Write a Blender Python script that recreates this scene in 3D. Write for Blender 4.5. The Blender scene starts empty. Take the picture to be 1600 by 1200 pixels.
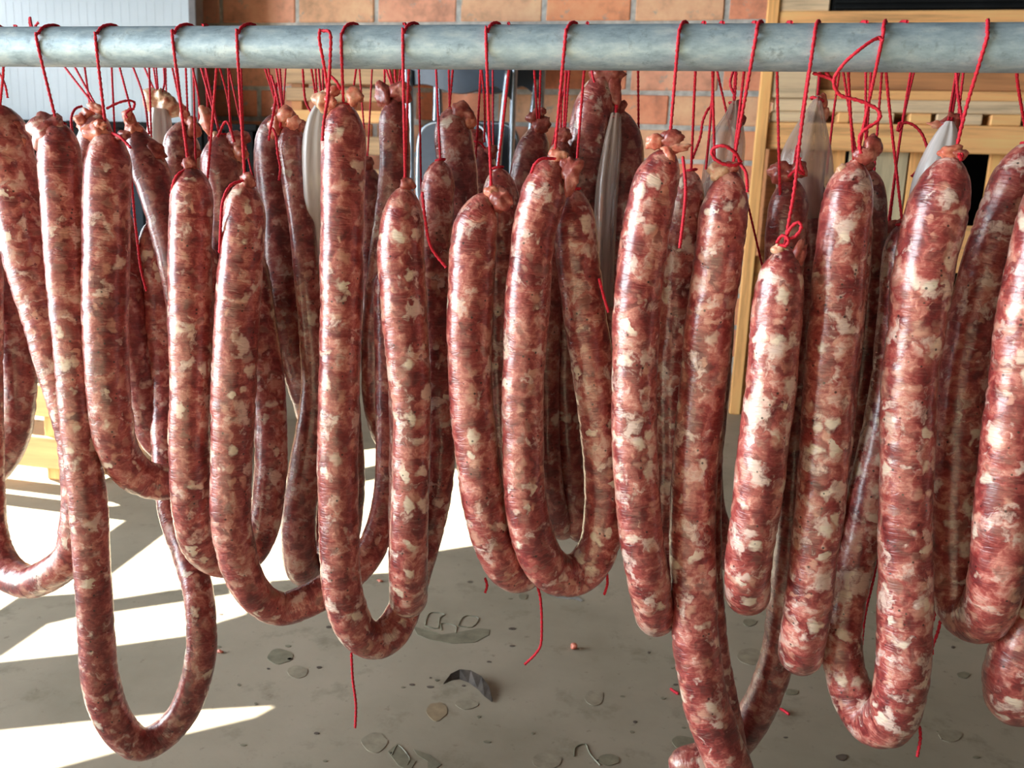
import bpy, bmesh, math, random
from mathutils import Vector, Matrix, noise
random.seed(7)
PI = math.pi
C = bpy.context.scene.collection
sc = bpy.context.scene

# ---------------------------------------------------------------- camera
F = 1294.0
H = 0.60
D = 0.62                     # the front bar
cam_rot = Matrix.Rotation(math.radians(11.5), 3, 'Z') @ Matrix.Rotation(PI/2 - math.radians(10.9), 3, 'X') @ Matrix.Rotation(math.radians(2.5), 3, 'Z')
cd = bpy.data.cameras.new('camera')
cam = bpy.data.objects.new('camera', cd); C.objects.link(cam)
cam.matrix_world = Matrix.Translation((0, 0, H)) @ cam_rot.to_4x4()
cd.sensor_width = 36; cd.sensor_fit = 'HORIZONTAL'; cd.lens = F/1600*36
cd.clip_start = 0.02; cd.clip_end = 60
cd.dof.use_dof = True; cd.dof.focus_distance = 0.66; cd.dof.aperture_fstop = 15
sc.camera = cam
# ---------------------------------------------------------------- world, sun, exposure
w = bpy.data.worlds.new('sky'); sc.world = w; w.use_nodes = True
bg = w.node_tree.nodes['Background']; bg.inputs[0].default_value = (0.86, 0.93, 1.0, 1); bg.inputs[1].default_value = 14
SUN = Vector((-0.80, 0.30, 0.42)).normalized()
sl = bpy.data.lights.new('sun', 'SUN'); sl.energy = 42; sl.angle = math.radians(0.08); sl.color = (1.0, 0.90, 0.74)
so = bpy.data.objects.new('sun', sl); C.objects.link(so); so.rotation_euler = SUN.to_track_quat('Z', 'Y').to_euler(); so.location = SUN*8
pl = bpy.data.lights.new('doorway_portal', 'AREA'); pl.shape = 'RECTANGLE'; pl.size = 2.2; pl.size_y = 3.1; pl.cycles.is_portal = True
po = bpy.data.objects.new('doorway_portal', pl); C.objects.link(po); po.location = (-3.64, -0.6, 1.1); po.rotation_euler = (0, -PI/2, 0)
sc.view_settings.view_transform = 'Standard'; sc.view_settings.look = 'None'
sc.view_settings.gamma = 1; sc.view_settings.use_curve_mapping = False
sc.view_settings.exposure = 0.15
sc.cycles.max_bounces = 6; sc.cycles.diffuse_bounces = 3; sc.cycles.transparent_max_bounces = 8

# ---------------------------------------------------------------- helpers
def ray(x, y): return cam_rot @ Vector(((x-800)/F, (600-y)/F, -1))
def at(x, y, Y):
    r = ray(x, y); return Vector((0, 0, H)) + r*(Y/r.y)
def depth(P): return -(cam_rot.transposed() @ (P - Vector((0, 0, H)))).z
def onfloor(x, y, z=0.0):
    r = ray(x, y); return Vector((0, 0, H)) + r*((z-H)/r.z)

def srgb(r, g, b):
    f = lambda c: (c/255/12.92) if c/255 <= .04045 else ((c/255+.055)/1.055)**2.4
    return (f(r), f(g), f(b), 1)

class NT:
    def __init__(s, name):
        s.m = bpy.data.materials.new(name); s.m.use_nodes = True; s.t = s.m.node_tree; s.n = s.t.nodes
        s.b = s.n['Principled BSDF']; s.out = s.n['Material Output']
    def add(s, typ, ins=None, **kw):
        nd = s.n.new(typ)
        for k, v in kw.items(): setattr(nd, k, v)
        for k, v in (ins or {}).items():
            if isinstance(v, bpy.types.NodeSocket): s.t.links.new(v, nd.inputs[k])
            else: nd.inputs[k].default_value = v
        return nd
    def set(s, **kw):
        for k, v in kw.items():
            k = k.replace('_', ' ')
            if isinstance(v, bpy.types.NodeSocket): s.t.links.new(v, s.b.inputs[k])
            else: s.b.inputs[k].default_value = v
    def ramp(s, fac, stops, interp='LINEAR'):
        r = s.add('ShaderNodeValToRGB', {0: fac}); cr = r.color_ramp; cr.interpolation = interp
        while len(cr.elements) < len(stops): cr.elements.new(0.5)
        for e, (p, c) in zip(cr.elements, stops): e.position = p; e.color = c if len(c) == 4 else (*c, 1)
        return r.outputs[0]
    def mix(s, fac, a, b, mode='MIX'):
        m = s.add('ShaderNodeMix', data_type='RGBA', blend_type=mode)
        for i, v in ((0, fac), (6, a), (7, b)):
            if isinstance(v, bpy.types.NodeSocket): s.t.links.new(v, m.inputs[i])
            else: m.inputs[i].default_value = v
        return m.outputs[2]
    def math(s, op, a, b=0.0, clamp=False):
        m = s.add('ShaderNodeMath', operation=op); m.use_clamp = clamp
        for i, v in ((0, a), (1, b)):
            if isinstance(v, bpy.types.NodeSocket): s.t.links.new(v, m.inputs[i])
            else: m.inputs[i].default_value = v
        return m.outputs[0]
    def bump(s, h, strength, dist=0.001):
        b = s.add('ShaderNodeBump', {'Height': h, 'Strength': strength, 'Distance': dist}); return b.outputs[0]

def sausage_mat(name, dark=1.0, fat=0.0):
    n = NT(name)
    tc = n.add('ShaderNodeTexCoord'); oi = n.add('ShaderNodeObjectInfo')
    off = n.add('ShaderNodeVectorMath', {0: oi.outputs['Random'], 1: (37.0, 91.0, 53.0)}, operation='MULTIPLY')
    v0 = n.add('ShaderNodeVectorMath', {0: tc.outputs['Object'], 1: off.outputs[0]}, operation='ADD').outputs[0]
    def warp(vec, scale, amt):
        t = n.add('ShaderNodeTexNoise', {'Vector': v0, 'Scale': scale, 'Detail': 2})
        q = n.add('ShaderNodeVectorMath', {0: t.outputs['Color'], 1: (0.5, 0.5, 0.5)}, operation='SUBTRACT').outputs[0]
        q = n.add('ShaderNodeVectorMath', {0: q, 3: amt}, operation='SCALE').outputs[0]
        return n.add('ShaderNodeVectorMath', {0: vec, 1: q}, operation='ADD').outputs[0]
    v = warp(warp(v0, 66, 0.020), 240, 0.006)
    a = n.add('ShaderNodeTexNoise', {'Vector': v, 'Scale': 62, 'Detail': 5, 'Roughness': 0.62}).outputs[0]
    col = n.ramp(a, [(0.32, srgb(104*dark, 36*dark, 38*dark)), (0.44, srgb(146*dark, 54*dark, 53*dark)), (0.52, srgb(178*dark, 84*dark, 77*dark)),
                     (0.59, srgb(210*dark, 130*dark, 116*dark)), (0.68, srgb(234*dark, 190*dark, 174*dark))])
    vo2 = n.add('ShaderNodeTexVoronoi', {'Vector': v, 'Scale': 105, 'Randomness': 1.0})
    sc2 = n.add('ShaderNodeSeparateColor', {0: vo2.outputs['Color']})
    n2 = n.ramp(vo2.outputs['Distance'], [(0.25, (1, 1, 1)), (0.62, (0, 0, 0))])
    p2 = n.ramp(sc2.outputs[1], [(0.74, (0, 0, 0)), (0.80, (1, 1, 1))])
    col = n.mix(n.math('MULTIPLY', n.math('MULTIPLY', p2, n2), 0.75), col, srgb(226*dark, 170*dark, 146*dark))
    p3 = n.ramp(sc2.outputs[2], [(0.68, (0, 0, 0)), (0.74, (1, 1, 1))])
    col = n.mix(n.math('MULTIPLY', n.math('MULTIPLY', p3, n2), 0.7), col, srgb(112*dark, 36*dark, 40*dark))
    # lumps of white fat: irregular, soft-edged
    b = n.add('ShaderNodeTexNoise', {'Vector': v, 'Scale': 54, 'Detail': 4, 'Roughness': 0.58}).outputs[1]
    bs = n.add('ShaderNodeSeparateColor', {0: b}).outputs[2]
    m0 = n.ramp(bs, [(0.58-fat*.4, (0, 0, 0)), (0.67-fat*.4, (0.92, 0.92, 0.92))])
    col = n.mix(m0, col, srgb(240*dark, 212*dark, 198*dark))
    vo = n.add('ShaderNodeTexVoronoi', {'Vector': v, 'Scale': 82, 'Randomness': 1.0})
    sel = n.add('ShaderNodeSeparateColor', {0: vo.outputs['Color']}).outputs[0]
    pick = n.ramp(sel, [(0.84-fat, (0, 0, 0)), (0.88-fat, (1, 1, 1))])
    near = n.ramp(vo.outputs['Distance'], [(0.30, (1, 1, 1)), (0.52, (0, 0, 0))])
    m1 = n.math('MULTIPLY', n.math('MULTIPLY', pick, near), 0.95)
    col = n.mix(m1, col, srgb(246*dark, 226*dark, 204*dark))
    uv = n.add('ShaderNodeUVMap')
    mps = n.add('ShaderNodeMapping', {'Vector': uv.outputs[0], 'Scale': (55.0, 480.0, 1.0)})
    st = n.add('ShaderNodeTexNoise', {'Vector': n.add('ShaderNodeVectorMath', {0: mps.outputs[0], 1: off.outputs[0]}, operation='ADD').outputs[0], 'Scale': 1.0, 'Detail': 4, 'Roughness': 0.7}).outputs[0]
    col = n.mix(n.ramp(st, [(0.54, (0, 0, 0)), (0.74, (0.26, 0.26, 0.26))]), col, srgb(232*dark, 188*dark, 166*dark))
    col = n.mix(n.ramp(st, [(0.28, (0.28, 0.28, 0.28)), (0.46, (0, 0, 0))]), col, srgb(110*dark, 40*dark, 40*dark))
    # pepper specks
    vp = n.add('ShaderNodeTexVoronoi', {'Vector': v0, 'Scale': 240, 'Randomness': 1.0})
    sp = n.add('ShaderNodeSeparateColor', {0: vp.outputs['Color']}).outputs[0]
    m3 = n.math('MULTIPLY', n.ramp(sp, [(0.86, (0, 0, 0)), (0.87, (1, 1, 1))]), n.ramp(vp.outputs['Distance'], [(0.16, (1, 1, 1)), (0.26, (0, 0, 0))]))
    col = n.mix(n.math('MULTIPLY', m3, 0.85), col, (0.02, 0.012, 0.01, 1))
    # wrinkles that run around the casing
    mp = n.add('ShaderNodeMapping', {'Vector': uv.outputs[0], 'Scale': (28.0, 330.0, 1.0)})
    uvo = n.add('ShaderNodeVectorMath', {0: mp.outputs[0], 1: off.outputs[0]}, operation='ADD').outputs[0]
    wr = n.add('ShaderNodeTexNoise', {'Vector': uvo, 'Scale': 1.0, 'Detail': 3, 'Roughness': 0.6}).outputs[0]
    mp2 = n.add('ShaderNodeMapping', {'Vector': uv.outputs[0], 'Scale': (30.0, 120.0, 1.0)})
    wr2 = n.add('ShaderNodeTexNoise', {'Vector': mp2.outputs[0], 'Scale': 1.0, 'Detail': 2}).outputs[0]
    crease = n.ramp(wr2, [(0.46, (1, 1, 1)), (0.50, (0.2, 0.2, 0.2)), (0.54, (1, 1, 1))])
    fine = n.add('ShaderNodeTexNoise', {'Vector': v0, 'Scale': 420, 'Detail': 2}).outputs[0]
    hh = n.math('ADD', n.math('MULTIPLY', wr, 1.0), n.math('ADD', n.math('MULTIPLY', crease, 0.5), n.math('MULTIPLY', fine, 0.25)))
    hh = n.math('ADD', hh, n.math('MULTIPLY', a, 0.8))
    nb = n.bump(hh, 0.5, 0.0011)
    n.set(Base_Color=col, Roughness=0.33, Normal=nb, Subsurface_Weight=0.12, Subsurface_Radius=(0.006, 0.002, 0.001), Subsurface_Scale=1.0,
          Coat_Weight=0.85, Coat_Roughness=0.26, Specular_IOR_Level=0.6)
    return n.m

def flesh_mat(name, c1, c2, c3):
    n = NT(name); tc = n.add('ShaderNodeTexCoord')
    a = n.add('ShaderNodeTexNoise', {'Vector': tc.outputs['Object'], 'Scale': 130, 'Detail': 4, 'Roughness': 0.6}).outputs[0]
    col = n.ramp(a, [(0.35, srgb(*c1)), (0.52, srgb(*c2)), (0.68, srgb(*c3))])
    n.set(Base_Color=col, Roughness=0.36, Subsurface_Weight=0.25, Subsurface_Radius=(0.008, 0.003, 0.002), Subsurface_Scale=1.0,
          Coat_Weight=0.3, Coat_Roughness=0.2, Normal=n.bump(a, 0.6, 0.0015))
    return n.m

def casing_mat(name, c, alpha, trans=0.0):
    n = NT(name); uv = n.add('ShaderNodeUVMap')
    mp = n.add('ShaderNodeMapping', {'Vector': uv.outputs[0], 'Scale': (110.0, 14.0, 1.0)})
    a = n.add('ShaderNodeTexNoise', {'Vector': mp.outputs[0], 'Scale': 1.0, 'Detail': 3}).outputs[0]
    col = n.ramp(a, [(0.3, srgb(*[x*0.9 for x in c])), (0.7, srgb(*c))])
    al = n.ramp(a, [(0.35, (alpha-.12,)*3), (0.7, (min(1, alpha+.15),)*3)])
    n.set(Base_Color=col, Roughness=0.25, Alpha=al, Coat_Weight=0.5, Coat_Roughness=0.15, Normal=n.bump(a, 0.35, 0.001))
    return n.m

def plain(name, c, rough=0.6, metal=0.0, nscale=40, namp=0.12, bump=0.1, bdist=0.001, stretch=(1, 1, 1), spec=0.5):
    n = NT(name); tc = n.add('ShaderNodeTexCoord')
    mp = n.add('ShaderNodeMapping', {'Vector': tc.outputs['Object'], 'Scale': stretch})
    a = n.add('ShaderNodeTexNoise', {'Vector': mp.outputs[0], 'Scale': nscale, 'Detail': 4, 'Roughness': 0.6}).outputs[0]
    k = lambda f: srgb(*[min(255, x*f) for x in c])
    col = n.ramp(a, [(0.3, k(1-namp)), (0.7, k(1+namp))])
    n.set(Base_Color=col, Roughness=rough, Metallic=metal, Normal=n.bump(a, bump, bdist), Specular_IOR_Level=spec)
    return n.m

def wood(name, c, axis=0, knots=False):
    n = NT(name); tc = n.add('ShaderNodeTexCoord'); oi = n.add('ShaderNodeObjectInfo')
    off = n.add('ShaderNodeVectorMath', {0: oi.outputs['Random'], 1: (5.0, 9.0, 7.0)}, operation='MULTIPLY')
    v0 = n.add('ShaderNodeVectorMath', {0: tc.outputs['Object'], 1: off.outputs[0]}, operation='ADD').outputs[0]
    s = [26, 26, 26]; s[axis] = 1.6
    mp = n.add('ShaderNodeMapping', {'Vector': v0, 'Scale': s})
    a = n.add('ShaderNodeTexNoise', {'Vector': mp.outputs[0], 'Scale': 1.5, 'Detail': 5, 'Roughness': 0.65}).outputs[0]
    b = n.add('ShaderNodeTexNoise', {'Vector': v0, 'Scale': 3.0, 'Detail': 2}).outputs[0]
    k = lambda f: srgb(*[min(255, x*f) for x in c])
    col = n.ramp(a, [(0.28, k(0.72)), (0.5, k(1.0)), (0.72, k(1.1))])
    col = n.mix(n.ramp(b, [(0.5, (0, 0, 0)), (0.75, (0.4, 0.4, 0.4))]), col, k(0.7))
    if knots:
        vo = n.add('ShaderNodeTexVoronoi', {'Vector': v0, 'Scale': 5.0})
        col = n.mix(n.ramp(vo.outputs['Distance'], [(0.05, (1, 1, 1)), (0.14, (0, 0, 0))]), col, k(0.45))
    n.set(Base_Color=col, Roughness=0.75, Normal=n.bump(a, 0.25, 0.002))
    return n.m

M = {}
M['sausage'] = sausage_mat('meat_and_fat')
M['sausage_fatty'] = sausage_mat('meat_and_fat_chunky', 1.0, 0.07)
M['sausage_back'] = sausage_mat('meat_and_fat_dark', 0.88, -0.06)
M['fat'] = flesh_mat('pink_fat', (190, 92, 74), (222, 136, 110), (236, 182, 152))
M['pale_fat'] = flesh_mat('pale_fat', (196, 120, 96), (226, 184, 150), (240, 220, 190))
M['flesh'] = flesh_mat('red_flesh', (128, 50, 46), (168, 84, 72), (206, 140, 122))
M['casing'] = casing_mat('pale_casing', (244, 240, 238), 0.92)
M['casing_grey'] = casing_mat('grey_casing', (196, 174, 160), 0.55)
M['string'] = plain('red_cotton_string', (205, 30, 52), 0.75, nscale=900, namp=0.22, bump=0.5, bdist=0.0004)
M['wood_light'] = wood('pale_pine', (255, 192, 126), 0)
M['wood_post'] = wood('pale_pine_upright', (255, 190, 118), 2)
M['wood_grey'] = wood('weathered_plank', (204, 188, 152), 2, True)
M['wood_greyh'] = wood('weathered_block', (238, 208, 168), 0)
M['wood_brown'] = wood('brown_board', (200, 140, 92), 0)
M['wood_dull'] = wood('dull_crate_board', (196, 160, 120), 0)  # duller, browner tone for the boards of the far crate
M['black'] = plain('black_plastic', (24, 26, 27), 0.85, nscale=12, namp=0.2, spec=0.15)
M['bluegrey'] = plain('blue_grey_plastic', (46, 56, 64), 0.8, nscale=12, namp=0.1, spec=0.2)
M['chair_plastic'] = plain('dark_blue_plastic', (62, 74, 88), 0.38, nscale=20, namp=0.08)
M['chrome'] = plain('chrome_tube', (160, 172, 182), 0.35, 1.0, nscale=30, namp=0.08)
M['steel'] = plain('brushed_steel', (150, 150, 146), 0.3, 1.0, nscale=30, namp=0.2, stretch=(1, 1, .1))
M['trim'] = plain('dark_trim', (92, 88, 86), 0.5, nscale=10)
M['plaster'] = plain('painted_plaster', (72, 64, 58), 0.85, nscale=6, namp=0.06)
M['ceiling'] = plain('ceiling_board', (70, 66, 62), 0.9, nscale=5, namp=0.06)
M['leaf'] = plain('dry_leaf', (88, 80, 72), 0.6, nscale=80, namp=0.3)
M['paper'] = plain('torn_paper', (222, 220, 214), 0.8, nscale=80)
M['olive'] = plain('wet_mark', (120, 120, 100), 0.55, nscale=60, namp=0.25)

# galvanised pipe
n = NT('galvanised_steel'); tc = n.add('ShaderNodeTexCoord')
mp = n.add('ShaderNodeMapping', {'Vector': tc.outputs['Object'], 'Scale': (22, 60, 60)})
a = n.add('ShaderNodeTexNoise', {'Vector': mp.outputs[0], 'Scale': 2.2, 'Detail': 6, 'Roughness': 0.7}).outputs[0]
b_ = n.add('ShaderNodeTexNoise', {'Vector': tc.outputs['Object'], 'Scale': 95, 'Detail': 5, 'Roughness': 0.75}).outputs[0]
col = n.ramp(a, [(0.3, srgb(142, 164, 178)), (0.5, srgb(172, 196, 208)), (0.7, srgb(206, 222, 226))])
col = n.mix(n.ramp(b_, [(0.56, (0, 0, 0)), (0.70, (0.55, 0.55, 0.55))]), col, srgb(112, 126, 134))
n.set(Base_Color=col, Metallic=0.35, Roughness=n.ramp(b_, [(0.3, (0.42,)*3), (0.7, (0.62,)*3)]), Normal=n.bump(b_, 0.3, 0.0008))
M['pipe'] = n.m

# brick and mortar
def brick_mat(i, c):
    n = NT('brick_clay_%s' % ['orange', 'tan', 'red', 'pink'][i]); tc = n.add('ShaderNodeTexCoord'); oi = n.add('ShaderNodeObjectInfo')
    v0 = n.add('ShaderNodeVectorMath', {0: tc.outputs['Object'], 1: oi.outputs['Location']}, operation='ADD').outputs[0]
    a = n.add('ShaderNodeTexNoise', {'Vector': v0, 'Scale': 9, 'Detail': 6, 'Roughness': 0.65}).outputs[0]
    s = n.add('ShaderNodeTexNoise', {'Vector': v0, 'Scale': 16, 'Detail': 5, 'Roughness': 0.7}).outputs[0]
    k = lambda f: srgb(*[min(255, x*f) for x in c])
    col = n.ramp(a, [(0.3, k(0.82)), (0.5, k(1.0)), (0.7, k(1.12))])
    col = n.mix(n.ramp(s, [(0.60, (0, 0, 0)), (0.68, (0.75, 0.75, 0.75))]), col, srgb(178, 172, 160))
    n.set(Base_Color=col, Roughness=0.85, Normal=n.bump(a, 0.3, 0.004)); return n.m
BM = [brick_mat(i, c) for i, c in enumerate([(250, 170, 126), (244, 190, 150), (246, 164, 128), (246, 178, 146)])]
M['mortar'] = plain('mortar', (190, 190, 184), 0.95, nscale=30, namp=0.14, bump=0.5, bdist=0.004)

# white ribbed panel
M['white_panel'] = plain('white_lacquer', (176, 188, 194), 0.45, nscale=3, namp=0.03)

# concrete floor
n = NT('stained_concrete'); tc = n.add('ShaderNodeTexCoord'); v0 = tc.outputs['Object']
a = n.add('ShaderNodeTexNoise', {'Vector': v0, 'Scale': 2.6, 'Detail': 6, 'Roughness': 0.6}).outputs[0]
b_ = n.add('ShaderNodeTexNoise', {'Vector': v0, 'Scale': 14, 'Detail': 5, 'Roughness': 0.7}).outputs[0]
c_ = n.add('ShaderNodeTexNoise', {'Vector': v0, 'Scale': 60, 'Detail': 4, 'Roughness': 0.7}).outputs[0]
col = n.ramp(a, [(0.3, srgb(146, 140, 120)), (0.5, srgb(168, 160, 140)), (0.7, srgb(184, 174, 154))])
col = n.mix(n.ramp(b_, [(0.56, (0, 0, 0)), (0.70, (0.55, 0.55, 0.55))]), col, srgb(124, 120, 98))
col = n.mix(n.ramp(c_, [(0.63, (0, 0, 0)), (0.72, (0.5, 0.5, 0.5))]), col, srgb(100, 92, 76))
vo = n.add('ShaderNodeTexVoronoi', {'Vector': v0, 'Scale': 16}); s_ = n.add('ShaderNodeSeparateColor', {0: vo.outputs['Color']}).outputs[0]
spot = n.math('MULTIPLY', n.ramp(s_, [(0.90, (0, 0, 0)), (0.91, (0.8, 0.8, 0.8))]), n.ramp(vo.outputs['Distance'], [(0.06, (1, 1, 1)), (0.10, (0, 0, 0))]))
col = n.mix(spot, col, srgb(70, 64, 52))
n.set(Base_Color=col, Roughness=0.62, Normal=n.bump(c_, 0.15, 0.002), Specular_IOR_Level=0.35)
M['floor'] = n.m

def obj(name, bm, mat, parent=None, smooth=False, origin=None):
    """link one bmesh as one mesh object; coordinates are world coordinates, origin moves the pivot"""
    me = bpy.data.meshes.new(name)
    o_ = Vector(origin) if origin is not None else Vector((0, 0, 0))
    if parent is not None and origin is None: o_ = parent.matrix_world.translation.copy()
    bm.transform(Matrix.Translation(-o_))
    bm.normal_update(); bm.to_mesh(me); bm.free()
    if smooth:
        me.polygons.foreach_set('use_smooth', [True]*len(me.polygons))
    me.materials.append(mat)
    o = bpy.data.objects.new(name, me); C.objects.link(o)
    if parent is not None:
        o.parent = parent
        if origin is not None: o.location = o_ - parent.matrix_world.translation
    else: o.location = o_
    return o
def thing(name, label, cat, loc, group=None):
    o = bpy.data.objects.new(name, None); C.objects.link(o); o.location = loc; o.empty_display_size = 0.03
    o.matrix_world = Matrix.Translation(loc)
    o['label'] = label; o['category'] = cat
    if group: o['group'] = group
    return o
def tag(o, label, cat, group=None):
    o['label'] = label; o['category'] = cat
    if group: o['group'] = group
    return o
def struct(o): o['kind'] = 'structure'; return o
def box(bm, lo, hi, bevel=0.0, mat=None):
    r = bmesh.ops.create_cube(bm, size=1.0)['verts']
    lo = Vector(lo); hi = Vector(hi); c = (lo+hi)/2; s = hi-lo
    for v in r: v.co = Vector((v.co.x*s.x, v.co.y*s.y, v.co.z*s.z))
    if mat is not None:
        for v in r: v.co = mat @ v.co
    for v in r: v.co += c
    if bevel:
        es = list({e for v in r for e in v.link_edges})
        bmesh.ops.bevel(bm, geom=es, offset=bevel, segments=1, affect='EDGES', profile=0.5)
    return bm
def NB(): return bmesh.new()
def bx(lo, hi, bevel=0.003): return box(NB(), lo, hi, bevel)

def catmull(P, n_per=8):
    """P: list of equal-length tuples"""
    out = []
    Q = [tuple(2*a-b for a, b in zip(P[0], P[1]))] + list(P) + [tuple(2*a-b for a, b in zip(P[-1], P[-2]))]
    for i in range(1, len(Q)-2):
        p0, p1, p2, p3 = Q[i-1], Q[i], Q[i+1], Q[i+2]
        for k in range(n_per):
            t = k/n_per
            out.append(tuple(0.5*((2*b)+(-a+c)*t+(2*a-5*b+4*c-d)*t*t+(-a+3*b-3*c+d)*t**3) for a, b, c, d in zip(p0, p1, p2, p3)))
    out.append(tuple(P[-1])); return out
def resample(P, step):
    pts = [Vector(p[:3]) for p in P]; L = [0]
    for a, b in zip(pts, pts[1:]): L.append(L[-1]+(b-a).length)
    n = max(4, int(L[-1]/step)); out = []; j = 0
    for i in range(n+1):
        s = L[-1]*i/n
        while j < len(L)-2 and L[j+1] < s: j += 1
        t = (s-L[j])/max(1e-9, L[j+1]-L[j])
        out.append((pts[j].lerp(pts[j+1], t), P[j][3]*(1-t)+P[j+1][3]*t, s))
    return out, L[-1]
def sweep(bm, S, seg, radf, ref=Vector((0, -1, 0)), close=True, uvname='UVMap'):
    """S: [(pos, r, s)]; radf(i, s, angle, r) -> radius; rings carried along without twist; uv in metres"""
    uvl = bm.loops.layers.uv.get(uvname) or bm.loops.layers.uv.new(uvname)
    rings = []; N = len(S); T = []
    for i in range(N):
        a = S[max(0, i-1)][0]; b = S[min(N-1, i+1)][0]; T.append((b-a).normalized())
    nrm = ref - T[0]*ref.dot(T[0])
    if nrm.length < 1e-3: nrm = Vector((1, 0, 0)) - T[0]*T[0].x
    nrm.normalize(); nrm = -nrm           # the seam faces away from the reference
    for i, (p, r, s) in enumerate(S):
        nrm = (nrm - T[i]*nrm.dot(T[i])).normalized(); bn = T[i].cross(nrm)
        ring = []
        for k in range(seg):
            an = 2*PI*k/seg
            rr = radf(i, s, an, r)
            ring.append(bm.verts.new(p + (nrm*math.cos(an) + bn*math.sin(an))*rr))
        rings.append(ring)
    for i in range(N-1):
        for k in range(seg):
            k2 = (k+1) % seg
            f = bm.faces.new((rings[i][k], rings[i][k2], rings[i+1][k2], rings[i+1][k]))
            u = [(k, i), (k+1, i), (k+1, i+1), (k, i+1)]
            for lp, (kk, ii) in zip(f.loops, u): lp[uvl].uv = (kk/seg*0.11, S[ii][2])
    if close:
        for rg, fl in ((rings[0], True), (rings[-1], False)):
            try: bm.faces.new(rg[::-1] if not fl else rg)
            except ValueError: pass
    return bm
def tube(bm, pts, r, seg=6, step=None, smooth_n=6):
    P = [(*p, r) for p in pts]
    if len(P) > 2: P = catmull(P, smooth_n)
    S = []; s = 0
    for i, p in enumerate(P):
        if i: s += (Vector(p[:3])-Vector(P[i-1][:3])).length
        S.append((Vector(p[:3]), p[3], s))
    return sweep(bm, S, seg, lambda i, s, a, r_: r_)
def string_tube(bm, pts, r=0.00115):
    """two-ply yarn: a tube of slightly twisted lobed section"""
    P = [(*p, r) for p in pts]
    if len(P) > 2: P = catmull(P, 6)
    S, L = resample(P, 0.0016)
    return sweep(bm, S, 6, lambda i, s, a, r_: r_*(1+0.26*math.cos(2*a+s*1500)))
def lump(bm, c, rx, ry, rz, seed, amp=0.45, rot=0.0, freq=1.25, sub=3):
    r = bmesh.ops.create_icosphere(bm, subdivisions=sub, radius=1.0)['verts']
    Rm = Matrix.Rotation(rot, 3, 'Y')
    for v in r:
        d = v.co.normalized()
        q = d*freq + Vector((seed*3.7, seed*1.3, seed*7.1))
        k = 1 + amp*noise.noise(q)*1.3 + amp*0.8*noise.noise(q*1.9) - amp*0.9*abs(noise.noise(q*1.5+Vector((9, 0, 0))))
        v.co = Rm @ Vector((d.x*rx*k, d.y*ry*k, d.z*rz*k)) + Vector(c)
    return bm

# ---------------------------------------------------------------- the room
XL, XR, YB, YF, ZC = -3.6, 2.4, 3.7, -2.6, 3.0
struct(obj('floor', bx((XL-.1, YF-.1, -0.08), (XR+.1, YB+.1, 0), 0), M['floor'], origin=(0, 0, 0)))
struct(obj('ceiling', bx((XL-.1, YF-.1, ZC), (XR+.1, YB+.1, ZC+.1), 0), M['ceiling']))
struct(obj('wall_right', bx((XR, YF, 0), (XR+.1, YB, ZC), 0), M['plaster']))
struct(obj('wall_front', bx((XL, YF-.1, 0), (XR, YF, ZC), 0), M['plaster']))
wall_back = struct(obj('wall_back', bx((XL, YB-.006, 0), (XR, YB+.15, ZC), 0), M['mortar'], origin=(0, YB, 0)))
# each brick its own piece
bw, bh = 0.377, 0.138; x_j, z_j = -0.306, 1.169
bmeshes = []
for i in range(4):
    bm = NB(); box(bm, (-(bw-.022)/2, -.03, -(bh-.020)/2), ((bw-.022)/2, .03, (bh-.020)/2), 0.004)
    for v in bm.verts:
        v.co += Vector((noise.noise(v.co*20+Vector((i*5, 0, 0)))*.003, noise.noise(v.co*9+Vector((0, i*5, 0)))*.004, noise.noise(v.co*22+Vector((0, 0, i*5)))*.003))
    me = bpy.data.meshes.new('brick'); bm.to_mesh(me); bm.free(); me.materials.append(BM[i]); bmeshes.append(me)
nb = 0
for row in range(-8, 10):
    z = z_j + row*bh + bh/2
    if z < 0.05: continue
    for k in range(-9, 8):
        x = x_j + k*bw + bw/2 + (bw/2*0.97 if row % 2 else 0)
        if x-bw/2 < XL or x+bw/2 > XR or nb >= 298: continue
        o = bpy.data.objects.new('brick', random.choice(bmeshes)); C.objects.link(o); o.parent = wall_back
        o.location = (x, 0.018+random.uniform(-.003, .003), z); o.rotation_euler = (0, random.uniform(-.004, .004), 0); nb += 1
# concrete foot of the wall
struct(obj('baseboard_back', bx((XL, YB-.03, 0), (XR, YB+.02, 0.075), 0.004), M['mortar']))

# left wall: a big doorway (open) towards the camera side and an added unseen sheet with holes cut to shape the sun streaks
def px_floor(poly): return [onfloor(x, y) for x, y in poly]
def to_wall(P):
    t = (XL - P.x)/SUN.x; Q = P + SUN*t; return (Q.y, Q.z)
lit = [[(-100, 690), (20, 620), (60, 600), (90, 690), (165, 742), (390, 745), (565, 703), (610, 698), (720, 735), (775, 735), (770, 848), (680, 862), (610, 895),
        (425, 908), (385, 960), (345, 972), (290, 994), (175, 1010), (120, 1022), (0, 1035), (-100, 1045)],
       [(-100, 1152), (0, 1141), (135, 1127), (300, 1110), (435, 1102), (400, 1121), (250, 1157), (90, 1200), (-60, 1250)]]
shade = [[(150, 796), (240, 781), (258, 832), (172, 897), (150, 905)],
         [(150, 941), (280, 921), (356, 911), (358, 928), (282, 940), (150, 960)],
         [(-90, 985), (0, 954), (30, 934), (118, 928), (118, 964), (72, 975), (0, 1025), (-90, 1035)],
         [(540, 738), (598, 725), (706, 715), (706, 735), (597, 746), (540, 758)]]
island = [[(160, 806), (221, 797), (160, 840)]]
wpts = [to_wall(onfloor(x, y)) for P in lit for x, y in P]
wy0, wy1 = min(p[0] for p in wpts)-.12, max(p[0] for p in wpts)+.12
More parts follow.
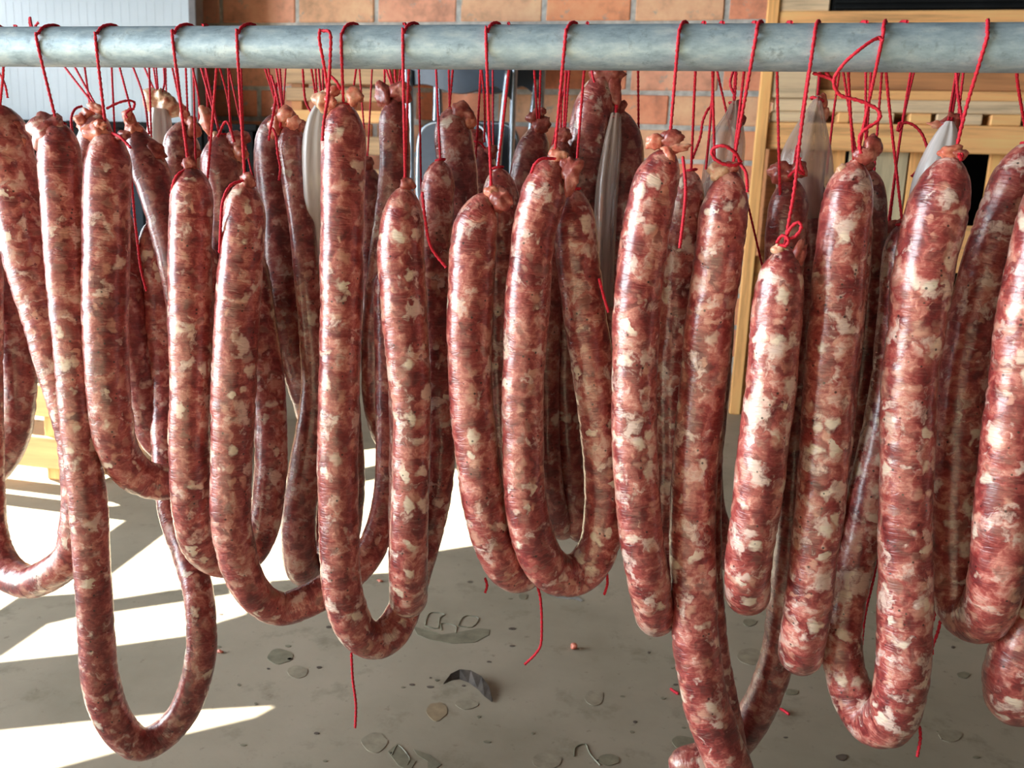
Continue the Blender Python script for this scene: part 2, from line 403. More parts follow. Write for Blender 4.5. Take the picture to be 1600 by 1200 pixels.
wz0, wz1 = min(p[1] for p in wpts)-.12, max(p[1] for p in wpts)+.12
wy1 = min(wy1, YB-.1)
dy0, dy1, dz1 = -2.15, 0.95, 2.2
bm = NB()
box(bm, (XL-.1, YF, 0), (XL, dy0, ZC)); box(bm, (XL-.1, dy0, dz1), (XL, dy1, ZC))
box(bm, (XL-.1, dy1, 0), (XL, wy0, ZC)); box(bm, (XL-.1, wy0, 0), (XL, wy1, wz0)); box(bm, (XL-.1, wy0, wz1), (XL, wy1, ZC)); box(bm, (XL-.1, wy1, 0), (XL, YB+.1, ZC))
struct(obj('wall_left', bm, M['plaster']))
cu = bpy.data.curves.new('sun_mask', 'CURVE'); cu.dimensions = '2D'; cu.fill_mode = 'BOTH'; cu.extrude = 0.003
def spline(pts):
    s = cu.splines.new('POLY'); s.points.add(len(pts)-1)
    for p, q in zip(s.points, pts): p.co = (q[0], q[1], 0, 1)
    s.use_cyclic_u = True
spline([(wy0, wz0), (wy1, wz0), (wy1, wz1), (wy0, wz1)])
for P in lit + shade + island: spline([to_wall(onfloor(x, y)) for x, y in P])
tmp = bpy.data.objects.new('tmp', cu); C.objects.link(tmp)
dg = bpy.context.evaluated_depsgraph_get(); me = bpy.data.meshes.new_from_object(tmp.evaluated_get(dg))
bpy.data.objects.remove(tmp); me.name = 'sun_mask'
me.transform(Matrix(((0, 0, 1, 0), (1, 0, 0, 0), (0, 1, 0, 0), (0, 0, 0, 1))))
me.materials.clear(); me.materials.append(M['wood_brown'])
o = bpy.data.objects.new('sun_cutout_1', me); C.objects.link(o); o.location = (XL, 0, 0); struct(o)  # added out of view, holes traced back from the sun streaks on the floor

# ---------------------------------------------------------------- bars
bars = []
for i, (Y, r, lab) in enumerate([(D, 0.0153, 'front galvanised steel pipe across the top with red strings looped over it'),
                                 (D+.18, 0.0130, 'second steel pipe hidden right behind the front pipe'),
                                 (D+.34, 0.0130, 'third steel pipe, rearmost behind the front pipe')]):
    z = at(800, 74, Y).z; bars.append((Y, r, z))
    P0 = Vector((XL+.0, Y, z)); P1 = Vector((XR, Y, z))
    bm = NB(); S = [(P0.lerp(P1, k/40), r, (P1-P0).length*k/40) for k in range(41)]
    sweep(bm, S, 32, lambda i, s, a, r_: r_, ref=Vector((0, -1, 0)))
    tag(obj('steel_pipe', bm, M['pipe'], smooth=True, origin=(0, Y, z)), lab, 'pipe', 'pipes the sausages hang from')

# ---------------------------------------------------------------- sausages
def P3(p):   # (px, py, half width px, dy cm) -> x, y, z, radius
    v = at(p[0], p[1], D + p[3]/100); return (v.x, v.y, v.z, p[2]*depth(v)/F)
sid = [0]
def ring_knot(bm, c, r, tilt=0.0):
    pts = [Vector(c)+Vector((math.cos(a)*r, math.sin(a)*r, tilt*math.cos(a)*r)) for a in [2*PI*k/10 for k in range(11)]]
    string_tube(bm, pts, 0.0011)
def hang(bm, bar, barpx, mids, tie):
    """string: behind the bar, over its top, down its front (front bar) and on to the tie point"""
    Y, r, z = bars[bar]; rr = r+.0012
    X = at(barpx, 74, Y).x; drift = 0.0055
    pts = []
    for a in (-50, 0, 40, 75, 100, 130, 155, 178):
        t = math.radians(a); f = (a+50)/228
        pts.append((X + 0.012*(0.5+0.5*math.cos(PI*f)), Y+rr*math.cos(t), z+rr*math.sin(t)))
    pts += [tuple(m) for m in mids] + [tuple(tie)]
    string_tube(bm, pts)
def back_hang(bm, bar, x, y, mids, tie):
    Y, r, z = bars[bar]; X = at(x, y, Y).x
    pts = [(X+.003, Y+r, z-.002), (X+.002, Y+r*.6, z+r*.85), (X, Y-r*.4, z+r*1.0), (X, Y-r*1.08, z), (X, Y-r*.9, z-r*.9)]
    if bar == 0: pts = [(X+.004, Y-r*.5, z+r*.95), (X+.002, Y+r*.2, z+r*1.06), (X, Y+r*.9, z+r*.62), (X, Y+r*1.1, z), (X, Y+r*1.1, z-r)]
    string_tube(bm, pts + [tuple(m) for m in mids] + [tuple(tie)], 0.00105)

def sausage(label, pts, mat='sausage', bar=0, s1=None, s2='auto', knobs=(), casing=None, extra=(), group=None, cas_mat='casing', end2=True, mids=()):
    """pts (px, py, half width, dy); s1/s2: px on the bar of the strings at the two ends; knobs: (px, py, w, h, kind);
    extra: loose strings as lists of (px, py, dy)"""
    sid[0] += 1; sd = sid[0]; rnd = random.Random(sd*13)
    P = [P3(p) for p in pts]
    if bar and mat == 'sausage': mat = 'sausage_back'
    root = thing('sausage', label, 'sausage', P[0][:3], group or ['sausages on the front pipe', 'sausages on the second pipe', 'sausages on the rearmost pipe'][bar])
    S, L = resample(catmull(P, 10), 0.003 if bar == 0 else 0.005)
    def radf(i, s, an, r):
        def dome(d, rr):
            a_ = rr*1.75
            return 1.0 if d >= a_ else math.sqrt(max(0.02, 1-(1-d/a_)**2.1))
        k = dome(s, r)*dome(L-s, r)
        q = Vector((math.cos(an)*.7, math.sin(an)*.7, s*28+sd*11))
        k *= 1 + 0.045*noise.noise(q) + 0.022*noise.noise(Vector((math.cos(an)*1.5, math.sin(an)*1.5, s*95+sd*5)))
        c = abs(noise.noise(Vector((0.3*math.cos(an), 0.3*math.sin(an), s*75+sd*3))))
        k *= 1 - 0.045*max(0, 1-c*9) + 0.008*noise.noise(Vector((math.cos(an), math.sin(an), s*260+sd)))
        return r*k
    bm = NB(); sweep(bm, S, 30 if bar == 0 else 22, radf)
    obj('meat_filling', bm, M[mat], root, smooth=True)
    # tied ends
    top = Vector(P[0][:3]); r0 = P[0][3]
    kinds = {}
    for (x, y, wpx, hpx, kind) in knobs: kinds.setdefault(kind, []).append((x, y, wpx, hpx))
    if not knobs: kinds['flesh'] = [(pts[0][0]+rnd.uniform(-4, 4), pts[0][1]-3, 9, 9)]
    for kind, ls in kinds.items():
        for j, (x, y, wpx, hpx) in enumerate(ls):
            bm = NB()
            c = at(x, y, D+(pts[0][3]-0.3)/100 - 0.002*j); s = depth(c)/F
            lump(bm, c, wpx*s*1.35, min(wpx, hpx)*s*0.95, hpx*s*1.35, sd+j*5.3, 0.34, rnd.uniform(-.5, .5))
            obj('tied_end', bm, M[kind], root, smooth=True)
    if casing:
        Pc = [P3(p) for p in casing]; Sc, Lc = resample(catmull(Pc, 8), 0.005)
        ph = rnd.uniform(0, 6)
        def rc(i, s, an, r): return r*(1+0.10*math.cos(5*an+ph+s*9)*(1-s/Lc*.6)+0.05*math.cos(11*an+ph)*(1-s/Lc))
        bm = NB(); sweep(bm, Sc, 36, rc, close=False)
        obj('empty_casing', bm, M[cas_mat], root, smooth=True)
    # strings
    bm = NB()
    tie = Vector(P[0][:3]); tie.y -= 0.002
    if casing: tie = Vector(Pc[0][:3])
    if s1 is None: s1 = pts[0][0]
    mm = [at(x, y, D+d/100) for x, y, d in mids]
    lst = s1 if isinstance(s1, (list, tuple)) else [s1]
    for xx in lst:
        t2 = tie + Vector((rnd.uniform(-.001, .001), 0, 0))
        if bar == 0 and xx == lst[0]: hang(bm, 0, xx, mm, t2)
        else: back_hang(bm, bar, xx, 104, [] if bar == 0 else mm, t2)
    ring_knot(bm, tie+Vector((0, .003, -.002)), max(0.003, r0*0.32), rnd.uniform(-.4, .4))
    obj('string', bm, M['string'], root, smooth=True)
    if end2:
        e = Vector(P[-1][:3]); bm = NB(); t = at(pts[-1][0], pts[-1][1], D+pts[-1][3]/100)
        b2 = 0 if pts[-1][3] < 9 else (1 if pts[-1][3] < 27 else 2)
        sx = s2 if s2 != 'auto' else pts[-1][0]+rnd.uniform(-6, 6)
        back_hang(bm, b2, sx, 104, [], e)
        ring_knot(bm, e, 0.004, 0.2)
        obj('string', bm, M['string'], root, smooth=True)
    for ex in extra:
        bm = NB(); string_tube(bm, [tuple(at(x, y, D+d/100)) for x, y, d in ex], 0.00115)
        obj('loose_string_end', bm, M['string'], root, smooth=True)
    return root

# front row, left to right -------------------------------------------------
sausage('long raw sausage dipping lowest at far left, its loop over the sunlit floor',
    [(90,190,30,0),(93,235,32,0),(97,300,32,0),(103,400,31,0),(111,500,30,0),(119,600,28,0),(127,700,27,0),(139,800,28,0),(145,900,27,0),(151,1000,27,0),(156,1060,28,0),
     (178,1125,27,.6),(215,1162,25,2),(252,1150,24,3.5),(285,1115,23,4.6),(307,1060,23,5.4),(315,1000,23,6),(311,930,23,7),(295,870,23,8.5),(272,800,24,10.5),(262,700,24,12.5),(258,600,25,14),(250,500,25,15),(243,400,25,15.5),(240,345,23,16)],
    bar=0, s1=82, knobs=[(74,208,22,24,'sausage_fatty')])
sausage('raw sausage with an orange fat knob on top, second from left on front pipe',
    [(168,205,33,0),(169,250,35,0),(167,300,35,0),(165,400,35,0),(165,500,34,0),(169,600,32,0),(174,650,32,.2),(183,700,30,.8),(203,733,29,2),(233,750,28,3),(265,752,28,4),(300,740,27,5.5),(318,700,26,6.5),(322,600,25,7),(320,450,25,7),(316,380,24,7)],
    s1=172, knobs=[(152,210,19,13,'fat'),(157,196,8,7,'fat'),(192,212,10,6,'flesh')], extra=[[(176,208,-.2),(188,214,-1),(196,222,-1),(204,231,-1.2)]])
sausage('raw sausage right of the fat-knobbed one, its bend resting behind the hooked loop',
    [(298,260,30,0),(300,300,32,0),(297,400,33,0),(298,500,33,0),(298,600,31,0),(296,700,31,0),(299,780,31,.3),(308,840,29,1.5),(332,869,28,3.6),(362,877,26,5),(392,862,25,6),(413,820,25,6.6),(422,750,25,7),(423,680,25,7.5),(418,600,26,8.5),(408,520,26,10),(398,450,26,11),(385,380,25,11)],
    s1=290, extra=[[(292,264,-.5),(276,275,-1.2),(268,300,-1),(266,345,-.6)]])
sausage('raw sausage bending right in a shallow hook in front of the tall loop, pale tip',
    [(384,284,28,-.3),(381,330,33,-.3),(376,400,34,-.3),(370,500,34,-.3),(366,600,34,-.3),(362,700,32,-.3),(361,800,31,-.3),(367,850,31,-.2),(381,900,29,.3),(405,935,27,1.4),(438,951,26,3),(475,941,26,4),(510,922,26,5),(545,899,25,6),(578,862,24,7),(597,815,22,8),(606,760,21,9),(608,700,21,10),(606,600,20,12),(604,500,20,13),(602,420,19,13)],
    s1=388, extra=[[(380,282,-1),(360,290,-1.8),(348,315,-2.2),(345,350,-2),(343,395,-1.4)]])
sausage('tall raw sausage reaching almost up to the pipe, one string tail dangling below its loop',
    [(538,160,30,0),(537,200,34,0),(537,250,35,0),(536,300,34,0),(534,400,34,0),(533,500,33,0),(530,600,32,0),(528,700,32,0),(529,800,31,0),(533,900,31,0),(542,950,31,.3),(558,985,30,1.2),(585,1001,29,2.4),(613,985,28,3.8),(634,945,26,5.2),(651,890,25,7),(669,830,24,8.2),(684,760,24,8.8),(689,690,24,9),(687,600,25,9),(682,500,26,10),(678,400,26,10.5),(682,320,28,11),(688,250,24,11)],
    s1=547, knobs=[(505,158,13,14,'pale_fat'),(520,142,9,7,'fat'),(554,152,11,11,'fat'),(516,160,9,8,'fat')],
    extra=[[(500,46,-2.2),(499,62,-2.4),(505,95,-1.8),(512,140,-1),(510,160,-1)],[(503,48,-2.2),(516,52,-2.4),(516,90,-1.9),(514,130,-1.4),(512,158,-1.8),(506,190,-2.2),(504,220,-1.9)],
           [(516,118,-.4),(526,128,-.5),(532,140,-.4)],
           [(549,1020,1),(551,1060,1),(556,1100,1),(555,1137,1)]])
sausage('raw sausage right of the tall loop, hanging end-on with a rounded bottom',
    [(633,291,24,0),(630,330,32,0),(626,400,37,0),(630,450,37,0),(632,500,36,0),(636,550,35,0),(640,600,33,0),(644,650,30,0),(643,700,30,0),(640,800,30,0),(638,870,30,.4),(638,912,30,1.4),(638,934,30,3.0),(637,925,29,4.6),(635,880,28,5),(634,800,27,5),(634,700,26,5),(632,600,26,5),(630,500,26,5),(630,380,25,5),(630,340,22,5)],
    s1=641, extra=[[(660,300,-.4),(664,340,-.6),(673,385,-.6),(697,418,-.6)]])
sausage('raw sausage hanging directly left of the broad central U-shaped one',
    [(768,303,20,0),(754,325,30,0),(742,365,36,0),(738,420,37,0),(734,500,36,0),(735,600,35,0),(744,700,35,0),(753,770,34,.1),(768,835,33,.6),(787,878,33,1.6),(808,896,31,3.2),(822,885,30,5),(820,840,29,6.2),(808,780,29,6.8),(795,700,29,7),(787,600,29,7),(784,500,29,7),(786,400,30,7),(782,310,30,6.5),(778,262,24,6)],
    s1=768, s2=787, knobs=[(768,300,9,9,'fat'),(783,312,14,14,'flesh')], extra=[[(758,903,4),(761,915,4),(758,926,4)]])
sausage('broad U of raw sausage in the centre, a red string bow over its reddish head',
    [(868,248,26,0),(857,275,33,0),(848,310,36,0),(835,355,35,0),(830,400,34,0),(825,450,36,0),(823,500,36,0),(817,600,33,0),(817,700,33,0),(821,780,34,0),(836,850,34,.3),(858,888,34,1.2),(886,899,33,2.4),(914,888,33,3.2),(937,850,32,3.6),(945,790,32,3.8),(942,720,32,3.8),(935,640,33,3.8),(924,560,34,3.8),(913,490,34,3.8),(905,430,34,3.8),(899,370,34,3.6),(897,330,32,3.4),(898,296,24,3.2)],
    s1=888, s2=908, knobs=[(872,242,12,8,'fat'),(884,255,8,9,'flesh'),(893,273,11,22,'flesh')], extra=[[(868,248,-1.2),(848,248,-1.8),(836,256,-2),(830,270,-1.6)],
        [(838,910,3),(845,940,3),(846,1000,3),(838,1020,3),(820,1038,3)],[(948,893,4),(949,912,4),(944,929,4)],[(936,435,1),(943,462,1),(951,488,1)]])
sausage('thick raw sausage with a ragged pink tied tip, left of the bowed one',
    [(1046,232,26,0),(1034,262,34,0),(1021,300,37,0),(1010,350,38,0),(1003,400,38,0),(997,450,37,0),(994,500,37,0),(991,600,36,0),(992,700,36,0),(998,800,35,0),(1006,870,34,.2),(1015,920,33,.8),(1022,955,32,2),(1026,962,31,4),(1030,940,30,5.6),(1034,880,29,6.6),(1042,800,28,7),(1048,700,28,7),(1048,600,28,7),(1055,500,29,7),(1062,400,29,7),(1072,310,29,7),(1080,266,24,7)],
    mat='sausage_fatty', s1=1060, s2=1087, knobs=[(1050,216,16,11,'flesh'),(1024,220,12,9,'fat'),(1058,232,15,6,'fat'),(1046,246,6,13,'fat')], extra=[[(1067,245,-1.5),(1071,285,-2.2),(1070,320,-2.5),(1062,388,-2.6)]])
sausage('long raw sausage tied with a red string bow, running down out of the frame',
    [(1143,264,22,.8),(1139,290,30,.8),(1132,330,37,.8),(1125,380,38,1),(1117,440,38,1.4),(1108,500,37,1.6),(1099,600,37,2),(1088,700,36,2),(1082,800,36,2),(1084,900,36,2),(1087,1000,36,2),(1094,1050,36,2),(1104,1100,36,2),(1121,1150,36,2),(1140,1200,36,2),(1150,1250,36,2.3),(1152,1285,35,3.6),(1150,1285,33,5.4),(1146,1240,30,6),(1136,1160,29,6),(1122,1080,28,6),(1110,1000,27,6),(1102,900,27,6),(1100,800,27,6),(1102,700,27,6),(1108,500,26,6),(1116,330,25,6),(1118,300,20,6)],
    s1=[1177,1165], s2=1115, knobs=[(1124,268,15,11,'pale_fat'),(1143,262,10,8,'flesh')],
    extra=[[(1157,256,-1),(1150,240,-1.8),(1132,228,-2.2),(1114,232,-2),(1114,244,-1.8),(1130,256,-1.6),(1150,258,-1.4),(1158,252,-1)],[(1157,256,-.6),(1166,272,-1.2),(1168,300,-1)]])
sausage('short raw sausage on a long string with knotted bow, right of the post',
    [(1228,384,18,-1.5),(1226,402,28,-1.5),(1221,425,34,-1.5),(1217,460,38,-1.5),(1213,500,39,-1.5),(1205,600,39,-1.5),(1192,700,38,-1.5),(1183,780,38,-1.5),(1173,850,36,-1.3),(1168,895,35,-.6),(1167,922,34,1),(1168,925,34,3),(1172,890,33,4.4),(1180,820,32,4.8),(1192,720,32,5),(1204,600,32,5),(1212,500,32,5),(1222,430,28,5)],
    mat='sausage_fatty', s1=1266, mids=[(1252,200,-1.9),(1242,290,-1.8),(1232,350,-1.7)], knobs=[(1221,392,12,8,'pale_fat'),(1243,405,9,24,'flesh')],
    extra=[[(1228,372,-1.8),(1236,355,-2.2),(1248,347,-2.4),(1252,356,-2.4),(1243,369,-2.2),(1230,374,-1.9)],[(1213,380,-2),(1222,368,-2.2),(1232,374,-2.4),(1228,384,-2.2),(1216,382,-2)]])
sausage('stout raw sausage under a curled pink tip and a wavy string end',
    [(1338,250,22,0),(1333,270,33,0),(1326,305,38,0),(1319,350,39,0),(1313,400,39,0),(1310,450,40,0),(1305,500,40,0),(1300,550,40,0),(1295,600,39,0),(1288,700,38,0),(1280,800,37,0),(1271,870,36,0),(1264,930,36,.2),(1257,985,35,.9),(1252,1015,34,2.4),(1252,1018,34,4.4),(1258,980,32,6),(1270,900,31,6.6),(1284,800,31,6.8),(1300,700,30,7),(1310,600,30,7),(1320,500,30,7),(1330,400,30,7),(1338,310,26,6.6)],
    mat='sausage_fatty', s1=1369, knobs=[(1363,232,13,17,'flesh'),(1350,243,12,10,'flesh'),(1318,266,10,8,'pale_fat')],
    extra=[[(1376,58,-2.3),(1362,64,-2.6),(1340,80,-2.8),(1318,100,-2.4),(1303,125,-1.8),(1312,148,-1.6),(1345,158,-1.6),(1372,172,-1.6),(1373,188,-1.6),(1352,202,-1.6),(1343,215,-1.4),(1345,240,-1.2)],
           [(1270,114,1),(1290,120,1),(1304,126,.8)],[(1290,112,1),(1298,122,1),(1305,130,.8)],[(1372,58,-2.4),(1380,64,-2.6)]])
sausage('heavy raw sausage whose U-shaped bottom hangs lowest on the right side',
    [(1490,243,26,0),(1482,265,38,0),(1470,305,44,0),(1459,350,46,0),(1447,400,45,0),(1439,450,46,0),(1434,500,42,0),(1427,550,41,0),(1421,600,41,0),(1417,700,40,0),(1414,800,39,0),(1415,900,40,0),(1413,1000,41,0),(1408,1060,40,0),(1400,1105,39,.5),(1383,1128,38,1.8),(1360,1126,37,3.2),(1336,1092,34,4.2),(1320,1045,31,4.8),(1315,1000,31,5.2),(1320,950,30,5.6),(1330,900,30,6),(1341,850,31,6.5),(1358,770,31,7),(1374,700,31,7.4),(1392,600,30,8),(1402,500,30,8),(1408,400,28,8),(1410,350,24,8)],
    mat='sausage_fatty', s1=1527, s2=1395, mids=[(1512,160,-.6)], knobs=[(1484,236,12,8,'fat'),(1498,240,9,7,'flesh')], extra=[[(1503,240,-.8),(1502,250,-1),(1498,240,-1.2)],[(1437,1135,1),(1438,1155,1),(1433,1182,1)]])
sausage('dark raw sausage bent into a wide U, right limb cut off by the frame',
    [(1650,250,30,-1),(1640,320,40,-1),(1622,400,42,-1),(1604,500,43,-1),(1591,600,43,-1),(1578,700,43,-1),(1568,800,42,-1),(1560,880,41,-.8),(1551,930,40,.2),(1536,962,39,1.8),(1513,964,37,3.4),(1496,940,36,4.6),(1490,900,36,5),(1490,800,36,5.4),(1495,700,37,5.6),(1503,600,38,5.8),(1521,500,38,6),(1547,400,38,6),(1572,320,36,6),(1595,262,34,6),(1606,222,24,6)],
    s1=1650, s2=1606)
sausage('raw sausage bottom in the right corner, cut off by the frame edge',
    [(1680,500,36,3),(1672,700,38,2),(1655,850,40,2),(1632,930,42,2),(1603,1000,43,2),(1585,1050,43,2.2),(1583,1085,42,3.4),(1590,1090,41,5.4),(1606,1060,40,7),(1640,960,38,7.5),(1665,850,36,7.5),(1680,700,36,7.5),(1684,520,30,7.5)], s1=1680)
# far left
sausage('raw sausage slanting in from far left, its round loop ringing the bright floor',
    [(2,165,32,5),(8,200,36,5),(18,260,37,5),(27,320,37,5),(43,400,36,5),(68,490,33,5),(92,580,31,5),(117,675,28,5),(126,770,28,5),(122,830,28,5),(112,868,27,5),(85,893,27,5),(48,909,26,5.5),(12,893,26,6.5),(-10,850,24,7.5),(-17,780,23,8),(-18,700,22,9),(-20,600,22,10),(-22,450,24,10),(-24,350,22,10)],
    bar=0, s1=[-8,-20], knobs=[(8,208,24,12,'flesh'),(20,218,18,7,'fat')])
sausage('raw sausage at the very left edge curling out of the frame',
    [(-40,300,24,14),(-22,360,27,14),(2,430,27,14),(17,500,27,14),(27,560,26,14),(30,610,25,14),(25,665,24,14),(8,710,23,14),(-20,745,23,14),(-50,760,22,14),(-80,740,22,15),(-90,680,22,16),(-92,500,22,17),(-92,350,20,17)],
    bar=1, s1=-40)
# second pipe, left to right ------------------------------------------------
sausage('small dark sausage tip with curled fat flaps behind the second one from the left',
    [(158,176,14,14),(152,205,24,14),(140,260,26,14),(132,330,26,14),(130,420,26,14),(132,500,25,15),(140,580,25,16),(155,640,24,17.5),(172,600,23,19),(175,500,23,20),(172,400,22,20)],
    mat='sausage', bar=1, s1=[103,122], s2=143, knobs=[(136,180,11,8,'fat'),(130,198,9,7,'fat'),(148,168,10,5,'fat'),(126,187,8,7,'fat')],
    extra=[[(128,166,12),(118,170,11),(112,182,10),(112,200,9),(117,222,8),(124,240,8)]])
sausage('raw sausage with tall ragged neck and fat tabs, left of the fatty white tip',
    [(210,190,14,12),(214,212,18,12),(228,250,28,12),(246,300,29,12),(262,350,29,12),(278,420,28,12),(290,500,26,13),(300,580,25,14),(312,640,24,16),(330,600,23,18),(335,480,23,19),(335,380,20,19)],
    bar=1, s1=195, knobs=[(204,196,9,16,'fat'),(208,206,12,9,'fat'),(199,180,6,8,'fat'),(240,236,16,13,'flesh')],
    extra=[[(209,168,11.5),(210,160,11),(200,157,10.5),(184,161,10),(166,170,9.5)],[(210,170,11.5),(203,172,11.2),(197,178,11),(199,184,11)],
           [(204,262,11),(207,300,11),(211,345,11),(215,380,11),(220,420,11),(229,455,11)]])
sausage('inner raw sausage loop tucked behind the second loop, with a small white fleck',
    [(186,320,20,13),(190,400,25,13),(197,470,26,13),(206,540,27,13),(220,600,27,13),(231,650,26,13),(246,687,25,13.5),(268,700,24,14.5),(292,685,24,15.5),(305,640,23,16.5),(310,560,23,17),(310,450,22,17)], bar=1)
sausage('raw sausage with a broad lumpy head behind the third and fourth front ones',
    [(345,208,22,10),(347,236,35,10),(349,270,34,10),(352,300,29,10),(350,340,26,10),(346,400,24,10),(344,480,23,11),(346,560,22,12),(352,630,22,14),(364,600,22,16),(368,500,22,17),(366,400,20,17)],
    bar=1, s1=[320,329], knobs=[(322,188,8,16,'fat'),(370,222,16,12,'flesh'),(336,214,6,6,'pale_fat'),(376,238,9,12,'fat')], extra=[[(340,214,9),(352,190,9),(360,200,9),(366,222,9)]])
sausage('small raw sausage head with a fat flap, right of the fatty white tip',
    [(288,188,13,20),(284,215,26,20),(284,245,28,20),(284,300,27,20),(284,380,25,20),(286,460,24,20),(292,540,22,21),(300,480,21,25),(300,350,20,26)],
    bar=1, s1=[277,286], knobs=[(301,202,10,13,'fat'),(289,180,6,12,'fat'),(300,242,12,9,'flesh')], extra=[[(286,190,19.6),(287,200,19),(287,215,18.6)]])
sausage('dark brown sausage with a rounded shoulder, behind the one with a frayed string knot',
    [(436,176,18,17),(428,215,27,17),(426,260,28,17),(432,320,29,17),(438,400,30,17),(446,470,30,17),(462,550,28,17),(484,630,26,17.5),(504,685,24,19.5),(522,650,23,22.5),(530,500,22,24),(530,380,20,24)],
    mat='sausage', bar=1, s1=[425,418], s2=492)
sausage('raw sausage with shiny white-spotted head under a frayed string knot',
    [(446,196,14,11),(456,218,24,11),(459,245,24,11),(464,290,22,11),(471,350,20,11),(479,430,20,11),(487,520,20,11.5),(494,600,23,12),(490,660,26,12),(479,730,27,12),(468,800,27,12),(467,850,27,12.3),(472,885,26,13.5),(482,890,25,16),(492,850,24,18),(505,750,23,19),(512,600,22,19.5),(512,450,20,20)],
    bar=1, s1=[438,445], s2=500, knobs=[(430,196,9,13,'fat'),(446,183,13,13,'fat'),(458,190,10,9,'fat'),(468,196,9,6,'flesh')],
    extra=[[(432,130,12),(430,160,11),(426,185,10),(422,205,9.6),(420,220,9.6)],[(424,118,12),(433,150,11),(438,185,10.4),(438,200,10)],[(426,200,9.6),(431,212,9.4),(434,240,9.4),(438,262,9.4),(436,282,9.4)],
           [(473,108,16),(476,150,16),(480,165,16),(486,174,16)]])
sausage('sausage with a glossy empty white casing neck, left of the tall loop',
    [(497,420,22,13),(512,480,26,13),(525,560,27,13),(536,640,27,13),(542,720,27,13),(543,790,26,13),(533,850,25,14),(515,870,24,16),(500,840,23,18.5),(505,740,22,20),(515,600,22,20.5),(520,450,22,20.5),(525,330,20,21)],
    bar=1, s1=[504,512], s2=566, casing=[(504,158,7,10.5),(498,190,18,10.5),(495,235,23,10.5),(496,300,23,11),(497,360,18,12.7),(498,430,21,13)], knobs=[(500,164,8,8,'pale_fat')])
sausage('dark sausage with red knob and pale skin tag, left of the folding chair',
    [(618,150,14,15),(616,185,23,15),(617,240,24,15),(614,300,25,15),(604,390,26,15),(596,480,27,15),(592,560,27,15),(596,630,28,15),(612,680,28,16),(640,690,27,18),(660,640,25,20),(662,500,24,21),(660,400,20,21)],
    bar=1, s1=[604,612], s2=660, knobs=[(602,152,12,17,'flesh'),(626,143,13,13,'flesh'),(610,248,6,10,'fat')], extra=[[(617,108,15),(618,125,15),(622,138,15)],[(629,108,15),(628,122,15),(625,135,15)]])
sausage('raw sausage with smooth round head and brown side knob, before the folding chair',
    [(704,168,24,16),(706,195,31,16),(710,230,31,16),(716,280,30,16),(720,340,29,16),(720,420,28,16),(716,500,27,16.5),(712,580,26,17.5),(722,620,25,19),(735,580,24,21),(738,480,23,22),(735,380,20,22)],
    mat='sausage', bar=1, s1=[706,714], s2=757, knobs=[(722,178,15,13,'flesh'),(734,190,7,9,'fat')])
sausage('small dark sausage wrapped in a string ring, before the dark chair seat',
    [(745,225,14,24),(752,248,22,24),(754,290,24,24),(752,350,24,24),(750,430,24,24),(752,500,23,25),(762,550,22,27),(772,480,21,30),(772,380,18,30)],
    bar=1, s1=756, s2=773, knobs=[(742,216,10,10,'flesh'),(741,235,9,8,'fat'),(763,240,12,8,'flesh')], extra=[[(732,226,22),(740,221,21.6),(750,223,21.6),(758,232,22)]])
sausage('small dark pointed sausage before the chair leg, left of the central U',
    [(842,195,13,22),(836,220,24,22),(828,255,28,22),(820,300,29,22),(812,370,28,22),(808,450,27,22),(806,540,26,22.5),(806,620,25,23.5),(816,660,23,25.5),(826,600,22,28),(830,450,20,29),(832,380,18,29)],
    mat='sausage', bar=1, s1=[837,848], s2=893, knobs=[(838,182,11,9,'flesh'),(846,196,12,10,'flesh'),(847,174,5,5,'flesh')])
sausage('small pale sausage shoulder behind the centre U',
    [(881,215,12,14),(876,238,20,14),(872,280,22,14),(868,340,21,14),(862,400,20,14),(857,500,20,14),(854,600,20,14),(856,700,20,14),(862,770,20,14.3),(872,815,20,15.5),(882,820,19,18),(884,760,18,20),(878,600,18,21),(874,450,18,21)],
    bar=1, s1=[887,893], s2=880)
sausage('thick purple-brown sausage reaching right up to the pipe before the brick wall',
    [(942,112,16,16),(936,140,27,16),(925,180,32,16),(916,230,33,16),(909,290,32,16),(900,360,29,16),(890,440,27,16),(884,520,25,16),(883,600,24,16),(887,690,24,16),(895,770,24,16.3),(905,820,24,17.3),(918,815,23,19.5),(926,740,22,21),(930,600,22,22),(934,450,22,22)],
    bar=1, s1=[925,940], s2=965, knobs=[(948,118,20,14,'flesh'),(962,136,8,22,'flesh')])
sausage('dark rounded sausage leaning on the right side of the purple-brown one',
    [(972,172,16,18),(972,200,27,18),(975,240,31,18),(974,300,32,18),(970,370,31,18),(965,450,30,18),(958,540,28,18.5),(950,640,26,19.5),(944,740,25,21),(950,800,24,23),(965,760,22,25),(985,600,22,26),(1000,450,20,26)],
    bar=1, s1=[963,974], knobs=[(968,170,9,9,'flesh')], casing=[(962,178,8,15),(956,230,14,14.6),(948,300,17,14),(944,400,17,13.6),(944,480,15,13.6)], cas_mat='casing_grey')
